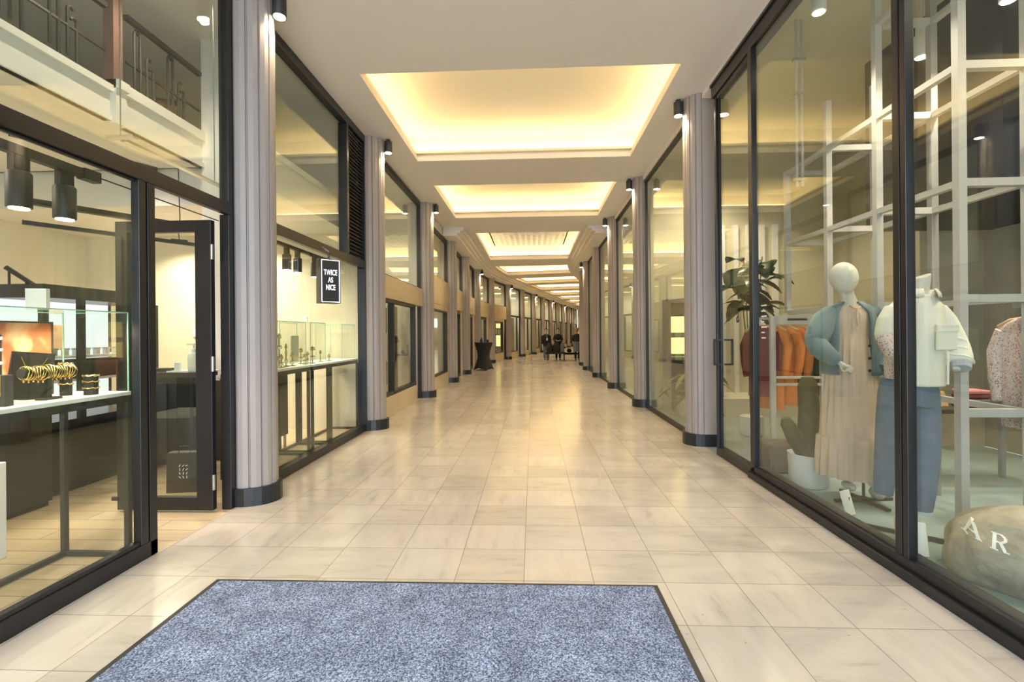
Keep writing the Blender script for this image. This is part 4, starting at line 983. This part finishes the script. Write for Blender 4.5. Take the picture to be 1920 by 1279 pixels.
for i,(nm,x,mt,ln,w,lab,ct_) in enumerate((('orange_coat',2.86,'orange',1.0,.17,'long burnt orange coat hung nearest the door on the grey rack','coat'),('orange_coat',3.00,'orange',.95,.18,'second burnt orange coat hung beside the first on the grey rack','coat'),
      ('orange_blouse',3.14,'orange',.40,.15,'short orange blouse hung in the middle of the grey rack','blouse'),('green_dress',3.20,'greencloth',.95,.17,'dark green dress hung behind the short orange blouse','dress'),
      ('dark_jacket',3.34,'darkcloth',.8,.18,'black jacket hung near the cardigan mannequin on the grey rack','jacket'),('burgundy_dress',2.76,'burgundy',.85,.16,'burgundy dress at the door end of the grey rack','dress'),('black_trousers',3.5,'darkcloth',.85,.14,'black garment at the far end of the grey rack','garment'))):
    shirt(nm,(x,5.94,1.49),.75,mt,lab,ln,w,'clothes on the grey rack',mt!='greencloth',.03,ct_)
# accessories table behind the scaffold
tb = thing('display_table','dark topped display table with accessories behind the frame','table',(3.95,4.62,0))
bevel(MB().box(-.40,.60,-.22,.25,.68,.72).build('table_top', M['dark'], tb),.004)
for x in (-.36,.56):
    for y in (-.18,.21): MB().box(x-.02,x+.02,y-.02,y+.02,0,.68).build('leg', M['greytube2'], tb)
hb = thing('handbag','tan leather handbag on the dark display table','bag',(3.68,4.58,.72))
bevel(MB().loft([[(-.10,-.05,0),(.10,-.05,0),(.10,.05,0),(-.10,.05,0)],[(-.085,-.02,.14),(.085,-.02,.14),(.085,.02,.14),(-.085,.02,.14)]]).build('bag_body', M['tan'], hb),.01); MB().tube([(-.06,0,.13),(-.04,0,.2),(.04,0,.2),(.06,0,.13)],.008,8).build('handle', M['tan'], hb)
for i,(z,mt) in enumerate(((0,'darkcloth'),(.04,'greycloth'),(.08,'burgundy'),(.12,'pink'))):
    bevel(tag(MB().box(-.10,.10,-.09,.09,0,.038).build('folded_jumper', M[mt], loc=(3.98+.004*i,4.56,.72+z)), ['black folded jumper at the bottom of the table pile','grey folded jumper second from the bottom of the table pile','burgundy folded jumper below the pink one on the table','pink folded jumper topmost on the table pile'][i],'jumper','folded jumpers on the display table'),.012)
# shelf of small lights / far shop shelving seen between pilasters
su = thing('wall_shelving','grey shelving with two warm lit boxes beyond the second window','shelving',(2.95,8.55,0))
MB().box(-.60,.28,-.20,.20,0,.05).box(-.60,.28,-.20,.20,.95,1.0).box(-.60,.28,-.20,.20,1.95,2.0).box(-.62,-.58,-.2,.2,0,2.0).box(.26,.30,-.2,.2,0,2.0).build('shelf_frame', M['greytube2'], su)
MB().box(-.58,.26,.16,.19,.05,1.95).build('back_panel', M['greycloth'], su)
for z in (1.05,1.42): MB().box(-.52,-.24,-.12,.10,z,z+.28).build('lit_box', M['lightbox'], su)
for k,(x,mt) in enumerate(((-.14,'greycloth'),(-.01,'dress'),(.12,'darkcloth'))):
    shirt('hung_garment',(2.95+x,8.5,1.85),.1,mt,'%s garment from the glass hung in the grey shelving'%ORD[k],.75,.16,'garments in the grey shelving',True,.04,'garment')
def frond_plant(name, loc, label, n, h, spread, lw, mt, seed, ll=.35, stems=3, f0=.25):
    rnd = random.Random(seed); t = thing(name, label, 'plant', loc)
    MB().lathe([(.13,0),(.16,.05),(.15,.26),(.13,.27)],n=24).build('planter', M['white'], t, smooth=40)
    sm = MB(); lf = MB()
    for q in range(stems):
        a0 = rnd.uniform(0,2*PI); top = Vector((math.cos(a0)*spread*.35, math.sin(a0)*spread*.35, h*rnd.uniform(.85,1)))
        pts = [Vector((0,0,.2)), Vector((top.x*.2,top.y*.2,h*.4)), Vector((top.x*.6,top.y*.6,h*.7)), top]
        sm.tube(pts,[.014,.011,.009,.006],8)
        for k in range(n//stems):
            f = f0+(1-f0)*(k+rnd.random())/(n/stems); f=min(.999,f); i = min(2,int(f*3)); base = pts[i].lerp(pts[i+1], f*3-i)
            a = rnd.uniform(0,2*PI); el = rnd.uniform(-.3,.8); d = Vector((math.cos(a)*math.cos(el),math.sin(a)*math.cos(el),math.sin(el))); s = d.cross(Vector((0,0,1))).normalized(); up = s.cross(d)
            g = []; l = ll*rnd.uniform(.7,1.15)
            for i_ in range(7):
                u = i_/6; c_ = base+d*(.05+l*u)-Vector((0,0,1))*l*.5*u*u; w = lw*l*math.sin(PI*min(1,u*.93+.05))**.8
                g.append([c_-s*w+up*w*.25, c_, c_+s*w+up*w*.25])
            lf.sheet(g)
            sm.tube([base, base+d*.06],.004,5)
    sm.build('stems', M['stemm'], t, smooth=40)
    o = lf.build('foliage', M[mt], t, smooth=80, fix=False); md=o.modifiers.new('solid','SOLIDIFY'); md.thickness=.002
    return t
frond_plant('fiddle_leaf_fig',(3.0,6.75,0),'tall dark green broad leaved fig behind the glass door',40,2.5,.6,.42,'leaf',5,.36,3,.62)
frond_plant('leafy_plant',(2.62,7.85,0),'yellow green leafy plant on the shop floor beyond the first right pilaster',30,.85,.5,.13,'palm',9,.42)
frond_plant('leafy_plant',(3.0,9.02,2.05),'spreading green plant on top of the grey shelving',30,.65,.8,.16,'palm',4,.45) if False else None

# ------------------------------------------------------------------ further bays of shop fronts
def bay_frame(s0, s1, side):
    t0 = -.30 if side == 0 else W+.18
    a = path(s0,t0); b = path(s1,t0)
    d = math.hypot(b[0]-a[0], b[1]-a[1]); ang = math.atan2(-(b[0]-a[0]), b[1]-a[1])
    return a, ang, d
def shop_shell(i, side, s0, s1, depth, h, wallm, floorm, light, part_end=True):
    nm = 'left' if side == 0 else 'right'
    if side == 0: ta,tb_ = -.36-depth, -.36
    else: ta,tb_ = W+.24, W+.24+depth
    mb = MB(); back = (ta-.08,ta) if side == 0 else (tb_,tb_+.08)
    pbox(mb, s0, s1, back[0], back[1], 0, h); struct(mb.build('wall_%s_%d'%(nm,i), M[wallm]))
    mb = MB(); pbox(mb, s1-.08, s1, ta, tb_, 0, h); struct(mb.build('wall_partition_%s_%d'%(nm,i), M[wallm]))
    mb = MB(); pbox(mb, s0, s1, ta-.1, tb_+.1, h, h+.08); struct(mb.build('ceiling_%s_%d'%(nm,i), M[wallm]))
    f0,f1 = (ta,-.30) if side == 0 else (W+.18,tb_)
    mb = MB(); pbox(mb, s0, s1, f0, f1, -.08, -.0005); struct(mb.build('floor_%s_%d'%(nm,i), M[floorm]))
    x,y,_ = path((s0+s1)/2,(ta+tb_)/2); spot((x,y,h-.1), light, 2.6, .6, (1,.86,.62))
left = [  # style per bay starting behind the second left pilaster
 'stone_door','stone_window','stone_slit','stone_door2','stone_slit','stone_box','glass','glassdoor','glass','glassdoor','glass','glass','glass','glass','glass']
for i,stl in enumerate(left):
    s0 = LS[i+1]+.45; s1 = LS[i+2]-.05 if i+2 < len(LS) else SEND-.2
    a, ang, d = bay_frame(s0, s1, 0)
    top = ZC if s1 < SSTEP+.6 else ZS
    wn = sempty('window_%d'%(10+i), (a[0],a[1],0), 'shop front bay in the left row of the arcade'); wn.rotation_euler = (0,0,ang)
    fr_ = MB(); zt = top-.10
    fr_.box(-.10,-.02,0,.05,0,zt).box(-.10,-.02,d-.06,d,0,zt).box(-.10,-.02,0,d,zt,top)
    if stl.startswith('stone'):
        zl, zu = {'stone_door':(2.05,2.44)}.get(stl,(2.22,2.92))
        bevel(MB().box(-.16,.02,.0,d,zl,zu).build('stone_spandrel', M['stone'], wn),.006)
        gl((-.065,-.055,.05,d-.06,zu,zt), wn, 'upper_pane')
        fr_.box(-.09,-.03,.05,d-.06,zu,zu+.03)
        if stl == 'stone_door':
            dd = d-.62
            MB().box(-.12,.02,.0,dd,0,.36).build('stone_plinth', M['plinth'], wn)
            fr_.box(-.10,0,.9,.96,.36,zl).box(-.10,0,dd-.06,dd,0,zl).box(-.10,0,.05,dd,.36,.42).box(-.10,0,0.05,dd,zl-.06,zl)
            gl((-.065,-.055,.96,dd-.06,.42,zl-.06), wn, 'display_pane'); gl((-.065,-.055,.05,.9,.42,zl-.06), wn, 'display_pane')
            for z0,z1 in ((.55,.95),(1.45,1.9)): MB().box(-.14,-.09,.1,.8,z0,z1).build('dark_board', M['dark'], wn)
            MB().box(-.60,-.55,dd,d-.06,0,zl).build('recessed_door', M['brownblack'], wn); MB().box(-.56,-.54,dd+.1,d-.2,.2,zl-.2).build('door_panel', M['dark'], wn)
            MB().tube([(-.53,d-.18,.9),(-.49,d-.18,.9),(-.49,d-.18,1.3),(-.53,d-.18,1.3)],.012,8).build('door_handle', M['steel'], wn)
        elif stl in ('stone_window','stone_box'):
            y0_,y1_ = (.35,d-.25) if stl == 'stone_window' else (.25,d-.75)
            zb = .34 if stl == 'stone_window' else .42
            p = MB().box(-.14,.0,0,y0_,0,zl).box(-.14,.0,y1_,d if stl=='stone_window' else y1_+.15,0,zl).box(-.14,.0,y0_,y1_,0,zb).box(-.14,0,y0_,y1_,2.08,zl)
            p.build('stone_surround', M['plinth'], wn)
            for q in ((y0_,y0_+.04,zb,2.08),(y1_-.04,y1_,zb,2.08),(y0_,y1_,zb,zb+.04),(y0_,y1_,2.04,2.08)): fr_.box(-.10,.012,q[0],q[1],q[2],q[3])
            gl((-.065,-.055,y0_+.04,y1_-.04,zb+.04,2.04), wn, 'display_pane')
            if stl == 'stone_box':
                fr_.box(-.5,-.45,y1_+.15,d-.05,0,zl)
        else:
            y0_ = d*.30; y1_ = d*.72
            MB().box(-.14,.0,0,y0_,0,zl).box(-.14,.0,y1_+.02,d,0,zl).box(-.14,.0,y0_,y1_,0,.12 if stl=='stone_slit' else .02).build('stone_surround', M['plinth'], wn)
            for q in ((y0_,y0_+.07,.02,zl),(y1_-.07,y1_,.02,zl),(y0_,y1_,zl-.12,zl),(y0_,y1_,.02,.14)): fr_.box(-.10,.012,q[0],q[1],q[2],q[3])
            if stl == 'stone_door2':
                fr_.box(-.10,.012,(y0_+y1_)/2-.05,(y0_+y1_)/2+.05,.02,zl)
                lt = MB()
                for q in range(9): lt.box(.0,.028,.5+q*.17,.5+q*.17+.10,2.34,2.46)
                lt.build('relief_lettering', M['stone'], wn)
            gl((-.065,-.055,y0_+.07,y1_-.07,.14,zl-.12), wn, 'display_pane')
    else:
        zt_ = 2.42
        fr_.box(-.10,-.01,0,d,zt_,zt_+.10)
        gl((-.065,-.055,.05,d-.06,zt_+.10,zt), wn, 'upper_pane')
        if stl == 'glass':
            MB().box(-.12,.02,0,d-.75,0,.36).build('stone_plinth', M['plinth'], wn); fr_.box(-.10,-.01,d-.80,d-.74,0,zt_).box(-.10,0,.05,d-.8,.36,.42)
            gl((-.065,-.055,.05,d-.80,.42,zt_), wn, 'display_pane'); fr_.box(-.45,-.40,d-.74,d-.06,0,zt_)
        else:
            MB().box(-.12,.02,0,d*.6,0,.36).build('stone_plinth', M['plinth'], wn); fr_.box(-.10,-.01,d*.6-.06,d*.6,0,zt_)
            gl((-.065,-.055,.05,d*.6-.06,.36,zt_), wn, 'display_pane'); gl((-.065,-.055,d*.6,d-.06,.05,zt_), wn, 'door_pane'); fr_.box(-.08,-.04,d*.6,d-.06,0,.05)
            MB().tube([(-.04,d*.6+.1,.9),(.01,d*.6+.1,.9),(.01,d*.6+.1,1.4),(-.04,d*.6+.1,1.4)],.014,8).build('door_handle', M['steel'], wn)
    fr_.build('frame', M['dark'], wn)
    up = MB().box(-.12,-.02,0,d,top,4.45); up.build('wall_head', M['ceil'], wn)
    shop_shell(i, 0, LS[i+1]+.2, (LS[i+2]+.2 if i+2 < len(LS) else SEND), 1.9 if i < 6 else 1.5, 4.45, 'wallc' if i%3 else 'wallw', 'oak', 110 if i < 6 else 160)
# right-hand bays: full-height glass
for i in range(len(RS)):
    s0 = RS[i]+.45; s1 = RS[i+1]-.05 if i+1 < len(RS) else 24.9
    a, ang, d = bay_frame(s0, s1, 1)
    top = ZC if s1 < SSTEP+.5 else ZS
    wn = sempty('window_%d'%(30+i), (a[0],a[1],0), 'full height glass shop front in the right row of the arcade'); wn.rotation_euler=(0,0,ang)
    zt = 4.25 if top == ZC else top-.05
    MB().box(.0,.07,0,d,0,.05).box(.0,.07,0,d,zt,zt+.045).box(.01,.06,0,.025,.05,zt).box(.01,.06,d-.03,d,.05,zt).build('frame', M['dark'], wn)
    gl((.03,.042,.025,d-.03,.05,zt), wn, m='greenglass')
    MB().box(-.02,.12,0,d,zt+.045,4.5).build('wall_head', M['ceil'], wn)
    if i > 0: shop_shell(i, 1, RS[i]+.2, (RS[i+1]+.2 if i+1 < len(RS) else 25.5), 2.6, 4.45, 'olive' if i%2 else 'wallc', 'teal', 110)
mb = MB(); pbox(mb, 24.9, SEND, W+.18, W+.26, 0, 4.45); struct(mb.build('wall_far_right', M['plinth']))
# contents of a few far bays
def at(s, t, z=0): x,y,a = path(s,t); return (x,y,z)
x,y,a = path(26.5,-.70)
t = thing('lit_display_case','narrow display case with two glowing yellow panels behind the last stone framed window','showcase',(x,y,0),-a-PI/2)
MB().box(-.15,.15,-.3,.3,.35,2.1).build('case_body', M['brownblack'], t)
MB().box(.15,.165,-.24,.24,1.75,2.0).box(.15,.165,-.24,.24,.75,1.35).build('lit_panel', M['lightbox'], t)
for k in range(3): MB().box(.15,.19,-.2+.14*k,-.12+.14*k,1.42,1.66).build('small_frame', M['steel'], t)
# display in the first stone framed window: framed pictures and lamps
for k,(ds,z,w,h,mt) in enumerate(((.9,1.25,.25,.35,'greytube'),(1.35,1.45,.22,.30,'white'),(1.8,1.2,.25,.4,'steel'),(1.1,.62,.4,.4,'white'),(1.7,.60,.45,.35,'greytube'))):
    x,y,a = path(LS[2]+.6+ds,-.75+.05*k)
    t = thing('window_display_box', '%s display piece from the front in the first stone framed window'%ORD[k],'display piece',(x,y,z-h/2 if k>2 else z-h/2),-a,'display pieces in the stone framed window')
    bevel(MB().box(-.05,.05,-w/2,w/2,0,h).build('panel', M[mt], t),.01)
    MB().box(.05,.056,-w/2+.03,w/2-.03,.03,h-.03).build('face', M['dark' if k<3 else 'steel'], t)
    MB().box(-.03,.03,-.03,.03,-(z-h/2),0).build('stem', M['greytube2'], t)
# hangings on the far right end
tag(MB().box(-.22,.22,-.02,.02,0,1.0).build('lit_doorway', M['farlight'], loc=(path(SEND-.2,1.0)[0],path(SEND-.2,1.0)[1],2.3),rz=-TH), 'bright light panel glimpsed high at the far end of the arcade', 'light panel')

# ------------------------------------------------------------------ mat, standing table
mt_ = thing('entrance_mat','large blue grey entrance mat on the travertine floor','mat',(-.57,0,0))
bevel(MB().box(-1.25,1.23,-.6,2.70,0,.010).build('carpet_pile', M['carpet'], mt_),.003)
r_ = MB().box(-1.28,-1.25,-.6,2.72,0,.006).box(1.23,1.255,-.6,2.72,0,.006).box(-1.25,1.23,2.70,2.72,0,.006); r_.build('rubber_edge', M['dark'], mt_)
ctb = thing('cocktail_table','black stretch covered standing table beside the left pilasters','table',(-1.96,19.0,0),.3)
prof = [(.42,.0),(.40,.06),(.30,.30),(.235,.52),(.25,.72),(.33,.96),(.36,1.05),(.36,1.08)]
rings=[]
for r,z in prof:
    k = max(0,1-z/.55)
    rings.append([(r*math.cos(a)*(1-.22*k*abs(math.sin(2*a))), r*math.sin(a)*(1-.22*k*abs(math.sin(2*a))), z+(.10*k*abs(math.sin(2*a)) if z < .1 else 0)) for a in [2*PI*q/40 for q in range(40)]])
MB().loft(rings).build('stretch_cover', M['blackcover'], ctb, smooth=50)
MB().lathe([(.37,1.08),(.37,1.10)],n=36).build('table_top', M['black'], ctb)
for k,(dx,h,lab) in enumerate(((-.08,.19,'taller dark flask on the black standing table'),(.17,.10,'small dark cup on the black standing table'))):
    t = thing('dark_flask' if k==0 else 'dark_cup',lab,'bottle' if k==0 else 'cup',(-1.96+dx,18.95,1.10))
    MB().lathe([(.05,0),(.055,.01),(.05,h*.6),(.025,h*.8),(.025,h)] if k==0 else [(.035,0),(.05,h)],n=18).build('vessel', M['black'], t, smooth=50)

# ------------------------------------------------------------------ people and seating far down the arcade
def person(loc, rz, label, top, legs, hairm, sit=False, arms='down', extra=None, seat=.45):
    t = thing('person', label, 'person', loc, rz, 'people by the far benches')
    b = MB(); dz = 0
    if sit:
        hipz = seat+.08
        kz = seat+.04
    else: hipz = .92
    sh = hipz+.52; hd = sh+.25
    b.ell((0,-.02,hd),(.075,.095,.115),18,14); b.ell((0,-.045,hd-.05),(.05,.06,.06),12,8)
    b.ell((0,-.118,hd-.015),(.012,.016,.022),8,6)
    for sx in (-1,1): b.ell((sx*.078,-.01,hd-.01),(.012,.02,.03),8,6)
    b.tube([(0,.0,hd-.06),(0,.01,sh+.03),(0,.01,sh-.05)],[.05,.055,.09],14)
    b.tube([(0,0,sh+.02),(0,0,sh-.12),(0,0,hipz+.15),(0,0,hipz),(0,0,hipz-.08)],[(.12,.08),(.19,.115),(.155,.105),(.17,.115),(.14,.1)],18)
    hands = []
    for sx in (-1,1):
        if arms == 'down': pts=[(sx*.19,0,sh-.03),(sx*.235,.02,sh-.30),(sx*.22,-.06,sh-.54)]
        elif arms == 'front': pts=[(sx*.19,0,sh-.03),(sx*.24,-.02,sh-.28),(sx*.10,-.22,sh-.32)]
        else: pts=[(sx*.19,0,sh-.03),(sx*.26,.0,sh-.28),(sx*.16,-.26,sh-.40)]
        b.tube(pts,[.055,.044,.030],12); d_ = Vector(pts[2])-Vector(pts[1]); hand_chain(b,pts[2],d_,(0,1,0) if arms=='down' else (0,0,1),.18)
        if sit: lg=[(sx*.09,0,hipz-.02),(sx*.12,-.44,kz),(sx*.12,-.42,.08)]
        else: lg=[(sx*.09,0,hipz-.02),(sx*.095,-.015,.49),(sx*.10,.01,.08)]
        b.tube([lg[0],tuple((Vector(lg[0])+Vector(lg[1]))/2),lg[1],tuple((Vector(lg[1])+Vector(lg[2]))/2),lg[2]],[.088,.075,.058,.052,.036],14)
        fx,fy = lg[2][0],lg[2][1]; b.ell((fx,fy-.06,.045),(.045,.13,.045),12,8)
    remesh(b.build('body', M['skin'], t), .014, 3)
    # clothes follow the body
    j = MB()
    j.tube([(0,.005,sh+.045),(0,.0,sh+.0),(0,0,sh-.12),(0,0,hipz+.15),(0,0,hipz-.02),(0,0,hipz-.13 if not sit else hipz-.04)],[(.075,.07),(.17,.10),(.215,.14),(.185,.135),(.20,.145),(.20,.145)],20)
    for sx in (-1,1):
        if arms == 'down': pts=[(sx*.18,0,sh-.03),(sx*.235,.02,sh-.30),(sx*.222,-.055,sh-.52)]
        elif arms == 'front': pts=[(sx*.18,0,sh-.03),(sx*.24,-.02,sh-.28),(sx*.115,-.20,sh-.318)]
        else: pts=[(sx*.18,0,sh-.03),(sx*.26,0,sh-.28),(sx*.165,-.245,sh-.395)]
        j.tube(pts,[.075,.066,.048],14)
    remesh(j.build('jacket', M[top], t), .016, 3)
    p = MB()
    for sx in (-1,1):
        if sit: lg=[(sx*.09,0,hipz-.02),(sx*.12,-.44,kz),(sx*.12,-.42,.12)]
        else: lg=[(sx*.09,0,hipz-.02),(sx*.095,-.015,.49),(sx*.10,.01,.10)]
        p.tube([lg[0],tuple((Vector(lg[0])+Vector(lg[1]))/2),lg[1],lg[2]],[.108,.092,.076,.062],14)
    p.tube([(0,0,hipz+.03),(0,0,hipz-.06)],[(.18,.125),(.17,.12)],16)
    remesh(p.build('trousers', M[legs], t), .016, 3)
    hh = MB().ell((0,.016,hd+.042),(.094,.108,.104),18,12); hh.tube([(0,.05,hd+.02),(0,.065,hd-.06)],[.07,.06],12)
    remesh(hh.build('hair', M[hairm], t), .012, 3)
    for sx in (-1,1):
        fx,fy = (sx*.12,-.42) if sit else (sx*.10,.01)
        MB().ell((fx,fy-.06,.05),(.052,.14,.05),14,10).build('shoe', M['black'], t, smooth=60)
        MB().ell((sx*.028,-.112,hd+.012),(.011,.006,.007),8,6).build('eye', M['print'], t)
    MB().ell((0,-.103,hd-.075),(.025,.008,.006),8,6).build('mouth', M['brownred'], t)
    if extra: extra(t, hipz, sh)
    t.scale = (.94,.94,.94)
    return t
def badge(t, hipz, sh): MB().box(-.02,.06,-.155,-.145,sh-.32,sh-.18).build('paper_badge', M['card'], t); MB().tube([(.0,-.09,sh+.03),(.02,-.15,sh-.18)],.006,6).build('lanyard', M['card'], t)
def apron(t, hipz, sh): MB().loft([ring((0,0),.205,.155,hipz+.14,24),ring((0,0),.215,.165,hipz-.1,24),ring((0,0),.225,.175,hipz-.42,24,0,.03,5)]).build('long_coat_skirt', M['greycloth'], t, smooth=50)
person((.72,25.95,0),.15,'person in black jacket with a white badge standing left of the black table','darkcloth','greycloth','hair',False,'down',badge)
person((1.36,26.0,0),-.05,'person in dark suit jacket standing behind the heaped black table','darkcloth','darkcloth','hair',False,'front')
person((2.30,25.1,0),2.8,'person in dark top, long grey coat and black trousers seen at the right pilaster','darkcloth','darkcloth','ghair',False,'reach',apron)
def bench(loc, w, d, h, lab, heap):
    t = thing('black_bench', lab, 'bench', loc, 0, 'black benches far down the arcade')
    bevel(MB().box(-w/2,w/2,-d/2,d/2,h-.10,h).build('seat_top', M['blackcover'], t),.01)
    for sx in (-1,1):
        for sy in (-1,1): MB().tube([(sx*(w/2-.05),sy*(d/2-.05),0),(sx*(w/2-.05),sy*(d/2-.05),h-.1)],.014,8).build('leg', M['dark'], t)
    return t
bench((1.17,25.2,0),1.0,.55,.46,'larger black bench on thin legs heaped with dark coats',True)
bench((2.02,25.7,0),.8,.5,.40,'smaller low black bench right of the heaped one',False)
for i,(x,z,r,mt,lab) in enumerate(((.86,.46,.16,'darkcloth','left dark coat in the heap on the black bench'),(1.21,.46,.20,'darkcloth','large middle dark coat in the heap on the black bench'),(1.52,.46,.11,'greycloth','grey bag at the right end of the heaped bench'))):
    rr = random.Random(i); g=MB()
    g.loft([ring((0,0),r,.2,0,24,0,.05,4,i),ring((0,0),r*1.02,.21,.14,24,0,.08,5,i),ring((0,0),r*.85,.18,.34,24,0,.1,4,i+1),ring((.02,0),r*.5,.12,.48,24,0,.1,3,i+2)])
    tag(g.build('heaped_coat' if i<2 else 'grey_bag', M[mt], loc=(x,25.2,z), smooth=60), lab, 'coat' if i<2 else 'bag')
tg = thing('dark_handbag','small dark handbag on the low black bench','bag',(1.93,25.65,.40))
MB().ell((0,0,.11),(.13,.08,.11),16,10).build('bag_body', M['darkcloth'], tg, smooth=60); MB().tube([(-.07,0,.18),(-.05,0,.3),(.05,0,.3),(.07,0,.18)],.01,8).build('handle', M['darkcloth'], tg)

# ------------------------------------------------------------------ daylight and camera
wd = bpy.data.worlds.new('daylight'); SC.world = wd; wd.use_nodes = True
bgn = wd.node_tree.nodes['Background']; bgn.inputs[0].default_value = (.70,.82,1.0,1); bgn.inputs[1].default_value = 6.0
# street pavement outside the entrance
struct(MB().box(-12,12,-14,-2.6,-.10,-.01).build('ground_street', M['wallb']), 'grey pavement outside the arcade entrance')

cam = bpy.data.cameras.new('camera'); co = bpy.data.objects.new('camera', cam); COL.objects.link(co)
F = 900.0
cam.sensor_fit = 'HORIZONTAL'; cam.sensor_width = 36; cam.lens = 36*F/1920
cam.shift_y = (626.3-639.5)/1920*(-1)*-1
cam.clip_start = .05; cam.clip_end = 300
co.location = (0,0,1.42)
R = Matrix.Rotation(math.atan(39/900),4,'Z') @ Matrix.Rotation(PI/2,4,'X') @ Matrix.Rotation(-.0087,4,'Z')
co.rotation_euler = R.to_euler()
SC.camera = co
SC.view_settings.view_transform = 'Standard'; SC.view_settings.look = 'None'; SC.view_settings.gamma = 1.0; SC.view_settings.use_curve_mapping = False
SC.view_settings.exposure = 0.58
SC.cycles.max_bounces = 10; SC.cycles.transparent_max_bounces = 28; SC.cycles.sample_clamp_indirect = 6.0
SC.cycles.use_denoising = True
SC.cycles.use_light_tree = True
